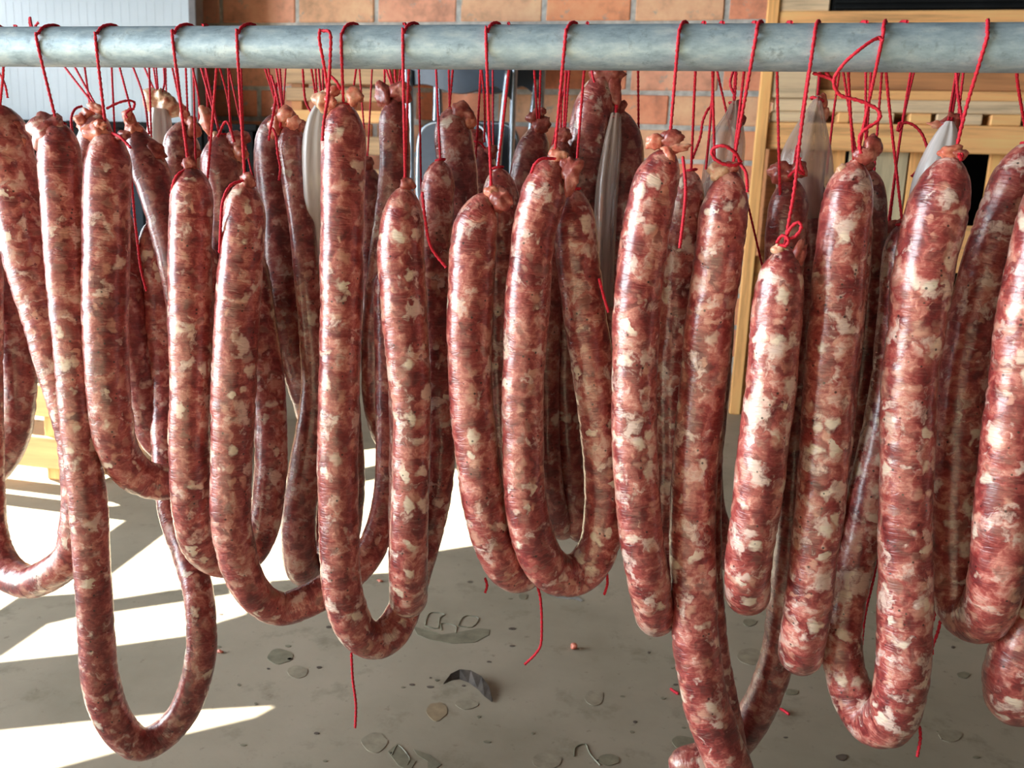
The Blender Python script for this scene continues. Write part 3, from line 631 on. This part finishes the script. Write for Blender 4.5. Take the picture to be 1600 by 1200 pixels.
sausage('sausage with a grey translucent empty casing hood, behind the bow-tied long one',
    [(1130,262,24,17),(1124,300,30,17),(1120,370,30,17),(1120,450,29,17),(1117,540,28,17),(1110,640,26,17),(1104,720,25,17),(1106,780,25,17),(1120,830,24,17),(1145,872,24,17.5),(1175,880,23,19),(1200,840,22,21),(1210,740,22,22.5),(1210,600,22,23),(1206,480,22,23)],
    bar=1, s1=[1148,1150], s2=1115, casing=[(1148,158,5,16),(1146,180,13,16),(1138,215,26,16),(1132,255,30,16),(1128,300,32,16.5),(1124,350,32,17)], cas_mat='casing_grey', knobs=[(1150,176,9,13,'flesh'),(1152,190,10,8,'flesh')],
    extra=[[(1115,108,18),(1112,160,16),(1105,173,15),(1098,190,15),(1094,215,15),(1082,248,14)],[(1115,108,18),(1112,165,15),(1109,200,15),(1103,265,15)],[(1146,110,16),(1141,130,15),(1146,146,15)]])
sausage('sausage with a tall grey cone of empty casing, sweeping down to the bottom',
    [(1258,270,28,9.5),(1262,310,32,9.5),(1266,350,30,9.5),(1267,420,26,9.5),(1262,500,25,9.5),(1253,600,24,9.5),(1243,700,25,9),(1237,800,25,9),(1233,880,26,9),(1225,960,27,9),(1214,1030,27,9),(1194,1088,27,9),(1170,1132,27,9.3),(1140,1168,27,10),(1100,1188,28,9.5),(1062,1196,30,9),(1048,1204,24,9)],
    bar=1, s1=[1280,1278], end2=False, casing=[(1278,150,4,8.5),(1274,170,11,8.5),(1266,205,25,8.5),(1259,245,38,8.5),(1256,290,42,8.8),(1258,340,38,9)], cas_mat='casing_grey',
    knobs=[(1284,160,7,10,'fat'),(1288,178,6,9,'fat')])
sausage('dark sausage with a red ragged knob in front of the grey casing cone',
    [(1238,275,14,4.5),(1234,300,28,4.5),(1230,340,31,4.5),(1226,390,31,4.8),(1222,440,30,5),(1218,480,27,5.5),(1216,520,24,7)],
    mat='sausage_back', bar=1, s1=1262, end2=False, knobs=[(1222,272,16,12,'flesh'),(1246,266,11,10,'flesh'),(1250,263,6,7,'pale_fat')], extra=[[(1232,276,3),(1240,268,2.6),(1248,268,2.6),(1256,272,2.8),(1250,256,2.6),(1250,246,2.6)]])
sausage('dark sausage with twisted skin ends on a long thin knotted string',
    [(1388,352,10,14),(1386,380,26,14),(1384,430,28,14),(1378,500,28,14),(1366,600,27,14),(1350,700,26,14),(1334,800,25,14),(1322,880,24,14.5),(1318,920,24,16),(1328,900,23,18),(1345,800,22,20),(1365,650,22,21),(1380,500,20,21)],
    bar=1, s1=[1420,1426], s2=1310, mids=[(1408,205,14)], knobs=[(1388,368,9,22,'flesh'),(1386,410,8,20,'fat'),(1374,380,10,14,'flesh')],
    extra=[[(1404,206,13),(1412,192,13),(1428,196,13),(1442,212,13),(1450,240,13),(1444,256,13),(1424,276,13)],[(1402,205,13),(1406,190,13),(1408,200,13)],
           [(1374,850,14),(1366,900,14),(1352,960,14),(1345,1024,14)]])
sausage('dark red sausage squeezed behind the stout one with the curled tip',
    [(1352,262,16,12),(1360,300,22,12),(1362,360,23,12),(1358,430,23,12),(1352,520,22,12),(1344,600,22,12),(1335,680,22,13),(1328,730,21,15),(1335,700,20,17),(1345,600,20,18),(1352,450,20,18)],
    bar=1, s1=[1348,1357], s2=1374)
sausage('sausage ending in a pale bluish casing cone, behind the heavy right-hand one',
    [(1454,330,24,8),(1452,370,30,8),(1450,450,30,8),(1446,550,28,8.5),(1440,650,27,9),(1436,750,26,9.5),(1440,820,25,11),(1448,860,24,13),(1456,800,23,16),(1460,650,22,17),(1462,480,20,17)],
    bar=1, s1=[1490,1494], s2=1500, casing=[(1484,190,6,7),(1480,208,15,7),(1470,245,25,7),(1460,290,32,7.2),(1455,340,34,8)], cas_mat='casing',
    knobs=[(1486,192,11,12,'flesh'),(1468,196,13,5,'fat'),(1420,344,7,9,'pale_fat')],
    extra=[[(1494,112,10),(1497,150,9),(1504,190,7)],[(1465,935,6),(1460,960,6),(1452,992,6)],[(1472,955,6),(1466,985,6),(1457,1010,6),(1457,1022,6)]])
# rearmost pipe -----------------------------------------------------------
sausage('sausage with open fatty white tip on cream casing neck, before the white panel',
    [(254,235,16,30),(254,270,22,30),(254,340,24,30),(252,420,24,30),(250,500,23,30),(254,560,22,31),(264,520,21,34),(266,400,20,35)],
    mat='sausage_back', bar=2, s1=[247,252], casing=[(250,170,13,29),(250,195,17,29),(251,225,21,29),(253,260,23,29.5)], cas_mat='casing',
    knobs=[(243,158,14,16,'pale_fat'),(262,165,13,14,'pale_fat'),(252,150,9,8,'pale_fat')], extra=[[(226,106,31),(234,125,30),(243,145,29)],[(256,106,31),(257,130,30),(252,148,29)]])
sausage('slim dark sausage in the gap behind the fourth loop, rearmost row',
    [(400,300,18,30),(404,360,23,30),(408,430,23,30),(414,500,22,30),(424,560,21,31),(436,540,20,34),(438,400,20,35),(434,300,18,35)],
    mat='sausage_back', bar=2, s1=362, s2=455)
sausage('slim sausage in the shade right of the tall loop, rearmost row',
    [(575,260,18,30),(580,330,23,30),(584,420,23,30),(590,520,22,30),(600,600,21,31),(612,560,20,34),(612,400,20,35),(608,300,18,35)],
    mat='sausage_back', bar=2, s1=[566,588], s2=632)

# spare strings between the rows, each hanging on its own from a rear pipe
def loose(label, pts, bar=1):
    x, y, d = pts[0]; Y, r, z = bars[bar]
    bm = NB(); back_hang(bm, bar, x, y, [at(a, b, D+c/100) for a, b, c in pts[1:-1]], at(pts[-1][0], pts[-1][1], D+pts[-1][2]/100))
    tag(obj('loose_string', bm, M['string'], smooth=True, origin=at(x, y, Y)), label, 'string', 'loose red strings')
loose('loose red string end hanging under the pipe at the far left edge', [(0, 104, 14), (6, 128, 12), (12, 153, 12)])
loose('red string hanging down past the round-headed sausage to the right of it', [(755, 104, 18), (757, 160, 18), (757, 222, 20)])
loose('thin red string in front of the white panel beside the fat-knobbed sausage', [(214, 104, 16), (224, 150, 14), (233, 209, 11)])
loose('red string dropping in front of the dark panel edge', [(308, 104, 16), (310, 150, 16), (311, 186, 18)])
loose('red string before the brick wall, left of the fourth loop', [(349, 104, 18), (355, 150, 18), (362, 208, 18)])
loose('red string loop end below the pipe beside the purple-brown sausage', [(925, 104, 15), (926, 118, 14), (929, 128, 14)])
loose('red string hanging behind the pointed hood of grey casing at right', [(1310, 104, 18), (1302, 180, 18), (1292, 272, 12)])

def loops_above(label, pts):
    bm = NB(); string_tube(bm, [tuple(at(x, y, D+d/100)) for x, y, d in pts], 0.0012)
    tag(obj('string_knot', bm, M['string'], smooth=True, origin=at(*pts[0][:2], D+pts[0][2]/100)), label, 'string', 'red string ends above the pipe')
loops_above('curled red string end sticking up above the pipe before the white panel', [(47, 60, 18), (48, 45, 18.4), (46, 34, 18.6), (47, 27, 18.6), (49, 38, 18.4), (52, 44, 18.2), (60, 35, 18.2)])
loops_above('short red string stub above the pipe at the far left', [(25, 60, 18), (24, 47, 18), (22, 40, 18), (26, 41, 18)])
loops_above('flat red string bend peeking over the middle of the pipe before brick', [(692, 60, 18), (696, 44, 18.4), (705, 41, 18.6), (714, 44, 18.4), (716, 60, 18)])

# ---------------------------------------------------------------- background: white panel, black crates, chairs, wooden crates
def pbox(x0, y0, x1, y1, Y, thick, bevel=0.003):
    """box whose front face spans the given outline corner points on the plane Y"""
    a = at(x0, y0, Y); b = at(x1, y1, Y)
    return bx((min(a.x, b.x), Y, min(a.z, b.z)), (max(a.x, b.x), Y+thick, max(a.z, b.z)), bevel)
# stack of black crates
def stacked_crate(label, z0, z1, x0, x1, Y0, Y1, mat):
    t = thing('plastic_crate', label, 'crate', ((x0+x1)/2, (Y0+Y1)/2, z0), 'stacked plastic crates')
    th = .012
    bm = NB()
    box(bm, (x0, Y0, z0+.002), (x1, Y0+th, z1-.03)); box(bm, (x0, Y1-th, z0+.002), (x1, Y1, z1-.03)); box(bm, (x0, Y0, z0+.002), (x0+th, Y1, z1-.03)); box(bm, (x1-th, Y0, z0+.002), (x1, Y1, z1-.03)); box(bm, (x0, Y0, z0+.002), (x1, Y1, z0+.014))
    obj('crate_body', bm, M[mat], t)
    bm = NB()
    for (a, b) in (((x0-.012, Y0-.012), (x1+.012, Y0+.005)), ((x0-.012, Y1-.005), (x1+.012, Y1+.012)), ((x0-.012, Y0+.005), (x0+.005, Y1-.005)), ((x1-.005, Y0+.005), (x1+.012, Y1-.005))):
        box(bm, (a[0], a[1], z1-.03), (b[0], b[1], z1-.004), .003)
    obj('rim', bm, M[mat], t)
    nrib = 9
    for k in range(nrib):
        x = x0+.05+(x1-x0-.1)*k/(nrib-1)
        obj('rib', bx((x-.006, Y0-.010, z0+.01), (x+.006, Y0, z1-.03), .002), M[mat], t)
YC = 3.2
zt = at(200, 189, YC).z; z2 = at(200, 273, YC).z; z3 = at(200, 392, YC).z
xa, xb = XL+.08, at(400, 300, YC).x
xm = (xa+xb)/2
stacked_crate('black plastic crate, lowest of the stack under the white panel', 0, z3, xm+.02, xb, YC, YC+.42, 'black')
stacked_crate('blue-grey plastic crate in the middle of the stack under the white panel', z3, z2, xm+.02, xb, YC, YC+.42, 'bluegrey')
stacked_crate('black plastic crate, topmost of the stack under the white panel', z2, zt, xm+.02, xb, YC, YC+.42, 'black')
stacked_crate('black plastic crate at far left, lowest, beside the stack', 0, z3, xa, xm-.02, YC, YC+.42, 'black')
stacked_crate('blue-grey plastic crate at far left, middle, beside the stack', z3, z2, xa, xm-.02, YC, YC+.42, 'bluegrey')
stacked_crate('black plastic crate at far left, topmost, beside the stack', z2, zt, xa, xm-.02, YC, YC+.42, 'black')
# ribbed white panel standing on the crates
xp0, xp1 = XL+.10, at(298, 100, YC+.12).x
t = thing('insulation_panel', 'white grooved insulation panel standing on the black crates before the brick wall', 'panel', ((xp0+xp1)/2, YC+.14, zt))
obj('panel_core', bx((xp0, YC+.125, zt+.002), (xp1, YC+.165, 2.1), 0), M['white_panel'], t)
nst = 34
for k in range(nst):
    a = xp0+(xp1-xp0)*k/nst; b = xp0+(xp1-xp0)*(k+1)/nst
    obj('panel_strip', bx((a+.0002, YC+.1240, zt+.002), (b-.0002, YC+.1249, 2.1), .0003), M['white_panel'], t)
obj('edge_frame', bx((xp1, YC+.112, zt), (xp1+.035, YC+.17, 2.1), .003), M['trim'], t)

# folding chairs against the wall
def folding_chair(label, x0, x1, Y, lean=0.0, xs=1.0):
    t = thing('folding_chair', label, 'chair', ((x0+x1)/2, Y, 0), 'folding chairs by the brick wall')
    zt_ = 1.34
    # backrest plate with a wavy lower edge
    bm = NB(); N = 24; lo = []; hi = []
    for k in range(N+1):
        u = k/N; x = x0+.02+(x1-x0-.04)*u
        lower = at(640, 140, Y).z + .018*math.sin(u*PI*2.6+.4) - (.05 if u > .85 else 0)*(u-.85)/.15
        for arr, z in ((lo, lower), (hi, zt_)):
            arr.append((bm.verts.new((x, Y-.012-.03*math.sin(PI*u), z)), bm.verts.new((x, Y+.012-.03*math.sin(PI*u), z))))
    for k in range(N):
        bm.faces.new((lo[k][0], lo[k+1][0], hi[k+1][0], hi[k][0])); bm.faces.new((lo[k+1][1], lo[k][1], hi[k][1], hi[k+1][1]))
        bm.faces.new((lo[k][1], lo[k+1][1], lo[k+1][0], lo[k][0])); bm.faces.new((hi[k][0], hi[k+1][0], hi[k+1][1], hi[k][1]))
    for e in (0, N): bm.faces.new((lo[e][0], hi[e][0], hi[e][1], lo[e][1]) if e == 0 else (hi[e][0], lo[e][0], lo[e][1], hi[e][1]))
    bmesh.ops.recalc_face_normals(bm, faces=bm.faces)
    obj('backrest', bm, M['chair_plastic'], t, smooth=False)
    for sx, xx in ((1, x0), (-1, x1)):
        bm = NB(); tube(bm, [(xx, Y+.01, 0.012), (xx+sx*.01, Y+.01, .6), (xx+sx*.015, Y, 1.1), (xx+sx*.01, Y, zt_)], .0125, 10); obj('leg', bm, M['chrome'], t, smooth=True)
        bm = NB(); tube(bm, [(xx+sx*.07, Y-.06, 0.012), (xx+sx*.06, Y-.05, .55), (xx+sx*.05, Y-.035, .95), (xx+sx*.035, Y-.028, 1.18)], .011, 10); obj('leg', bm, M['chrome'], t, smooth=True)
    # folded-up seat: dark pad with a bright curved rim
    cx = (x0+x1)/2; wv = (x1-x0)/2-.09; z0_, z1_ = .62, at(720, 192, Y-.06).z
    def outline(s):
        pts = []
        for k in range(41):
            a = 2*PI*k/40; c_, s_ = math.cos(a), math.sin(a); e = 0.45
            pts.append((cx+wv*s*abs(c_)**e*(1 if c_ > 0 else -1), (z0_+z1_)/2+(z1_-z0_)/2*s*abs(s_)**e*(1 if s_ > 0 else -1)))
        return pts
    bm = NB(); o0 = outline(.97)[:-1]; v1 = [bm.verts.new((x, Y-.075, z)) for x, z in o0]; v2 = [bm.verts.new((x, Y-.045, z)) for x, z in o0]
    bm.faces.new(v1); bm.faces.new(v2[::-1])
    for k in range(40): bm.faces.new((v1[k], v2[k], v2[(k+1) % 40], v1[(k+1) % 40]))
    bmesh.ops.recalc_face_normals(bm, faces=bm.faces)
    obj('seat', bm, M['chair_plastic'], t)
    bm = NB(); tube(bm, [(x, Y-.062, z) for x, z in outline(1.0)], .010, 8, smooth_n=2); obj('seat_rim', bm, M['chrome'], t, smooth=True)
xc0, xc1 = at(636, 150, 3.35).x, at(812, 150, 3.35).x
folding_chair('dark blue folding chair with chrome legs before the wall, in front of its twin', xc0, xc1, 3.30)
folding_chair('rear folding chair whose grey legs show right of the front chair', xc0+.06, xc1+.075, 3.50)

# wooden slatted crate hanging in view left of the chair
def slat_crate_far():
    Y = 3.42; x0 = at(446, 110, Y).x; x1 = at(612, 110, Y).x
    t = thing('wooden_crate', 'dull wooden slatted crate left of the folding chair', 'crate', ((x0+x1)/2, Y, 0))
    for ya, yb in ((78, 103), (106, 131), (137, 158), (172, 191), (212, 240), (262, 290), (315, 345), (372, 400), (430, 460)):
        za, zb = at(520, ya, Y).z, at(520, yb, Y).z
        obj('board', bx((x0, Y, zb), (x1, Y+.015, za), .003), M['wood_dull' if ya != 172 else 'wood_light'], t)
    for xx in (at(452, 110, Y).x, x1-.05):
        obj('post', bx((xx, Y+.016, 0), (xx+.05, Y+.05, at(520, 70, Y).z), .003), M['wood_brown'], t)
    for xa_ in (x0, x1-.012): obj('side_board', bx((xa_, Y+.052, .0), (xa_+.012, Y+.20, at(520, 75, Y).z), .002), M['wood_brown'], t)
slat_crate_far()

# big crates on the right: stacked pallet boxes
Y = 2.86
xL = at(1181, 200, Y).x; xR = XR-.05
def zz(y, x=1350): return at(x, y, Y).z
t = thing('pallet_crate', 'large open pine pallet crate standing on the floor, right of the brick wall', 'crate', ((xL+xR)/2, Y+.3, 0), 'pine pallet crates')
wp = at(1198, 120, Y).x-at(1184, 120, Y).x
zbot = at(1143, 636, Y).z
tag(obj('upright_board', bx((xL, Y-.02, 0.0), (xL+.036, Y+.02, zz(-60)), .003), M['wood_post'], origin=(xL, Y, 0)), 'tall pale pine upright standing at the left end of the pallet crate', 'post')
obj('corner_post', bx((xL+.038, Y+.0, 0.0), (xL+.062, Y+.06, zz(408)), .003), M['wood_light'], t)
obj('corner_post', bx((xR-.05, Y-.02, 0.0), (xR, Y+.02, zz(193)), .003), M['wood_post'], t)
def board(y0, y1, x0=None, x1=None, m='wood_light', dY=0.0, th=.018, name='board', par=None):
    a = xL+.038 if x0 is None else at(x0, (y0+y1)/2, Y+dY).x; b = xR if x1 is None else at(x1, (y0+y1)/2, Y+dY).x
    return obj(name, bx((a, Y+dY, zz(y1)), (b, Y+dY+th, zz(y0)), .003), M[m], par or t)
board(193, 236)
board(346, 420, 1362, None, dY=.03)
board(470, 500, m='wood_brown', dY=.03); board(560, 600, dY=.03, m='wood_brown')
# upright slats of the far side
for x0, x1, m in ((1196, 1246, 'wood_brown'), (1248, 1284, 'wood_brown'), (1288, 1316, 'wood_post'), (1322, 1352, 'wood_grey'), (1364, 1414, 'wood_grey'), (1417, 1452, 'wood_post'), (1458, 1495, 'wood_grey'), (1541, 1575, 'wood_post'), (1590, 1640, 'wood_grey'), (1665, 1715, 'wood_post'), (1740, 1790, 'wood_grey'), (1815, 1860, 'wood_post')):
    a = at(x0, 290, Y+.05).x; b = at(x1, 290, Y+.05).x
    obj('slat', bx((a, Y+.05, 0.02), (min(b, xR), Y+.066, zz(236, 1400)+.05), .002), M[m], t)
obj('side_panel', bx((xL+.063, Y+.07, 0.02), (xL+.078, Y+.72, zz(195)), .002), M['wood_brown'], t)
obj('back_panel', bx((xL+.08, Y+.70, 0.02), (xR, Y+.72, zz(200)), .002), M['black'], t)
# pallet deck on top
t2 = thing('wooden_pallet', 'pale wooden pallet lying on the pine crate at the right', 'pallet', ((xL+xR)/2, Y+.3, zz(193)), 'wooden pallets')
a0 = xL+.05
for x0, x1, m in ((1203, 1262, 'wood_greyh'), (1309, 1327, 'wood_light'), (1330, 1397, 'wood_greyh'), (1421, 1455, 'wood_light'), (1463, 1535, 'wood_greyh'), (1548, 1596, 'wood_light'), (1625, 1690, 'wood_greyh'), (1740, 1800, 'wood_light')):
    a = at(x0, 184, Y).x; b = min(xR, at(x1, 184, Y).x)
    obj('block', bx((a, Y-.005, zz(192.5)), (b, Y+.09, zz(176)), .003), M[m], t2)
obj('deck_board', bx((a0, Y-.008, zz(175.5)), (xR, Y+.10, zz(156)), .003), M['wood_greyh'], t2)
for k in range(1, 5): obj('deck_board', bx((a0, Y-.008+.14*k, zz(175.5)), (xR, Y+.10+.14*k, zz(156)), .003), M['wood_brown'], t2)
t3 = thing('wooden_pallet', 'upper wooden pallet with a pale end block, stacked on the lower pallet', 'pallet', ((xL+xR)/2, Y+.3, zz(155.5)), 'wooden pallets')
obj('end_block', bx((at(1200, 130, Y).x, Y-.012, zz(155)), (at(1277, 130, Y).x, Y+.10, zz(72)), .003), M['wood_greyh'], t3)
obj('deck_board', bx((at(1278, 130, Y).x, Y+.02, zz(155)), (xR, Y+.12, zz(139)), .003), M['wood_light'], t3)
obj('deck_board', bx((at(1278, 130, Y).x, Y+.035, zz(137.5)), (xR, Y+.13, zz(70)), .003), M['wood_brown'], t3)
obj('top_board', bx((at(1208, 50, Y).x, Y-.012, zz(71)), (xR, Y+.10, zz(18)), .003), M['wood_light'], t3)
t4 = thing('wooden_block', 'grey weathered wood block on the pallet at the top edge, right of the brick wall', 'block', tuple(at(1253, 18, Y)))
obj('block_body', bx((at(1211, 5, Y).x, Y-.01, zz(17.6)), (at(1297, 5, Y).x, Y+.10, zz(-40)), .004), M['wood_greyh'], t4)
t5 = thing('plastic_tray', 'black folded plastic tray on top of the pallets at upper right', 'tray', tuple(at(1450, 18, Y)))
xt = at(1299, 5, Y).x
obj('tray_body', bx((xt, Y+.0, zz(17.6)), (xR, Y+.12, zz(-50)), .004), M['black'], t5)
for k in range(3): obj('tray_fold', bx((xt+.01, Y-.012, zz(15-k*9)), (xR, Y-.001, zz(10-k*9)), .002), M['black'], t5)

# pine crate standing in the sun at the left
Yc = 1.52
def lpt(x, y): return at(x, y, Yc)
t = thing('wooden_crate', 'low pine crate blazing in the sun at the left, behind the round loop', 'crate', tuple(onfloor(60, 790)))
xa_ = lpt(50, 700).x
q = 0.02
zt_c = lpt(60, 592).z
xr_ = lpt(104, 700).x
obj('post', bx((xr_-.055, Yc, 0), (xr_, Yc+.05, zt_c), .003), M['wood_post'], t)
obj('post', bx((xr_-.62, Yc, 0), (xr_-.565, Yc+.05, zt_c), .003), M['wood_post'], t)
obj('post', bx((xr_-.055, Yc+.40, 0), (xr_, Yc+.45, zt_c), .003), M['wood_post'], t)
obj('post', bx((xr_-.62, Yc+.40, 0), (xr_-.565, Yc+.45, zt_c), .003), M['wood_post'], t)
for z0, z1 in ((.03, .10), (zt_c-.08, zt_c-.01)):
    obj('board', bx((xr_-.62, Yc-.014, z0), (xr_, Yc-.0005, z1), .002), M['wood_light'], t)
    obj('board', bx((xr_-.62, Yc+.4505, z0), (xr_, Yc+.464, z1), .002), M['wood_light'], t)
    obj('board', bx((xr_+.0005, Yc-.01, z0), (xr_+.014, Yc+.46, z1), .002), M['wood_light'], t)

# ---------------------------------------------------------------- on the floor
floor_o = bpy.data.objects['floor']
def flat_poly(name, pts, mat, z=0.0006, parent=floor_o):
    bm = NB(); lo = [bm.verts.new((p.x, p.y, -.001)) for p in pts]; hi = [bm.verts.new((p.x, p.y, z)) for p in pts]
    bm.faces.new(hi); n_ = len(pts)
    for k in range(n_): bm.faces.new((lo[k], lo[(k+1) % n_], hi[(k+1) % n_], hi[k]))
    bmesh.ops.recalc_face_normals(bm, faces=bm.faces)
    return obj(name, bm, mat, parent)
def blob(x, y, rx, ry, sd, n_=26):
    return [onfloor(x+rx*math.cos(a)*(1+.25*noise.noise(Vector((math.cos(a), math.sin(a), sd)))), y+ry*math.sin(a)*(1+.3*noise.noise(Vector((math.cos(a), math.sin(a), sd+9))))) for a in [2*PI*k/n_ for k in range(n_)]]
def wet(c): 
    m = plain('damp_stain', c, 0.5, nscale=60, namp=0.12); return m
M['stain'] = wet((152, 146, 126)); M['stain_olive'] = wet((130, 128, 108)); M['stain_brown'] = wet((152, 136, 108))
for i, (x, y, rx, ry, m) in enumerate([(438, 1026, 20, 12, 'stain_olive'), (465, 1050, 16, 10, 'stain'), (1171, 973, 11, 6, 'stain_olive'), (683, 1112, 16, 14, 'stain_brown'), (730, 1100, 16, 9, 'stain'),
        (585, 1160, 20, 14, 'stain'), (1068, 1160, 18, 10, 'stain_olive'), (1172, 1026, 20, 12, 'stain'), (928, 1090, 15, 12, 'stain'), (855, 1190, 22, 12, 'stain'), (1315, 1184, 9, 5, 'leaf'),
        (1485, 1150, 18, 10, 'stain'), (1505, 1055, 10, 5, 'stain_olive'), (817, 932, 7, 5, 'stain_olive'), (1237, 1082, 10, 5, 'stain_olive'), (952, 1187, 16, 9, 'stain_olive'), (1145, 1140, 12, 6, 'stain')]):
    flat_poly('stain', blob(x, y, rx, ry, i*3.1), M[m])
for i in range(60):
    rr = random.Random(i*7+3); x, y = rr.uniform(330, 1590), rr.uniform(930, 1195); s = rr.uniform(1.2, 3)
    flat_poly('speck', blob(x, y, s*rr.uniform(1, 2.4), s*.7, i*1.7, 7), M['leaf'] if rr.random() < .5 else M['stain_olive'])
def outline(pts, r=0.0010):
    bm = NB(); tube(bm, [tuple(onfloor(x, y, 0.0002)) for x, y in pts], r, 5, smooth_n=3); return bm
# shoe prints: each tread block its own outline
for pts in ([(664, 978), (668, 962), (677, 957), (695, 960), (687, 966), (684, 982), (664, 978)], [(690, 985), (690, 974), (712, 978), (712, 990)], [(716, 978), (722, 966), (732, 962), (748, 966), (738, 980), (716, 978)], [(664, 984), (684, 990)],
            [(897, 1182), (899, 1168), (915, 1163), (922, 1178), (938, 1196)], [(612, 1180), (622, 1164), (640, 1184), (636, 1196)]):
    obj('shoe_print', outline(pts), M['olive'], floor_o)
flat_poly('shoe_print', [onfloor(*p) for p in ((645, 978), (662, 984), (690, 992), (716, 988), (748, 982), (765, 984), (764, 992), (742, 1004), (706, 1006), (672, 1000), (652, 992))], M['stain_olive'])
flat_poly('shoe_print', [onfloor(*p) for p in ((606, 1175), (621, 1162), (632, 1178), (650, 1190), (640, 1205), (622, 1196))], M['stain_olive'])
flat_poly('shoe_print', [onfloor(*p) for p in ((646, 1171), (672, 1180), (690, 1195), (668, 1210), (668, 1190), (652, 1180))], M['stain_olive'])

# dark dried leaf, curved like a crescent
bm = NB(); L1 = [(693, 1070), (704, 1060), (718, 1057), (735, 1060), (752, 1068), (764, 1080), (770, 1097)]; L2 = [(693, 1071), (706, 1065), (718, 1063), (732, 1068), (746, 1078), (757, 1090), (769, 1099)]
u = []; v_ = []
for k, (a, b) in enumerate(zip(L1, L2)):
    h_ = .010*math.sin(PI*k/6)
    u.append(bm.verts.new(onfloor(*a)+Vector((0, 0, .002+h_)))); v_.append(bm.verts.new(onfloor(*b)+Vector((0, 0, .0015))))
for k in range(6): bm.faces.new((u[k], u[k+1], v_[k+1], v_[k]))
bmesh.ops.solidify(bm, geom=bm.faces[:], thickness=.0008)
tag(obj('dry_leaf', bm, M['leaf'], origin=onfloor(730, 1075)), 'curved dark dry leaf lying on the concrete floor at lower middle', 'leaf')
bm = NB(); lump(bm, onfloor(897, 1014)+Vector((0, 0, .0045)), .0055, .005, .0048, 4, .2)
tag(obj('meat_scrap', bm, M['fat'], smooth=True, origin=onfloor(897, 1016)), 'small pink round meat scrap on the bare floor below the centre U', 'scrap')
for lab, x, y, sd in (('tiny orange meat crumb on the floor right of the lowest left loop', 344, 1020, 2), ('pink meat crumb on the floor beside the string tail below the tall loop', 594, 909, 5)):
    bm = NB(); lump(bm, onfloor(x, y)+Vector((0, 0, .002)), .005, .003, .0024, sd, .4)
    tag(obj('meat_crumb', bm, M['fat'], smooth=True, origin=onfloor(x, y)), lab, 'scrap', 'meat crumbs on the floor')
bm = NB(); pts = [(853, 926), (866, 930), (880, 931), (893, 929), (904, 934), (911, 939), (907, 941), (898, 937), (886, 937), (872, 935), (860, 931)]
lo = [bm.verts.new(onfloor(x, y)+Vector((0, 0, .001))) for x, y in pts]; bm.faces.new(lo)
bmesh.ops.solidify(bm, geom=bm.faces[:], thickness=.002)
tag(obj('paper_scrap', bm, M['paper'], origin=onfloor(880, 934)), 'torn white paper scrap on the floor below the centre U', 'paper')
for lab, pts in (('short red string piece on the floor left of the long bow-tied sausage', [(1048, 1076), (1053, 1080), (1060, 1084)]), ('short red string piece on the floor right of the sweeping lower sausage', [(1219, 1107), (1226, 1111), (1233, 1116)]),
                 ):
    bm = NB(); string_tube(bm, [tuple(onfloor(x, y, .002)) for x, y in pts], .0018)
    tag(obj('string_scrap', bm, M['string'], smooth=True, origin=onfloor(*pts[0])), lab, 'string', 'red string scraps on the floor')
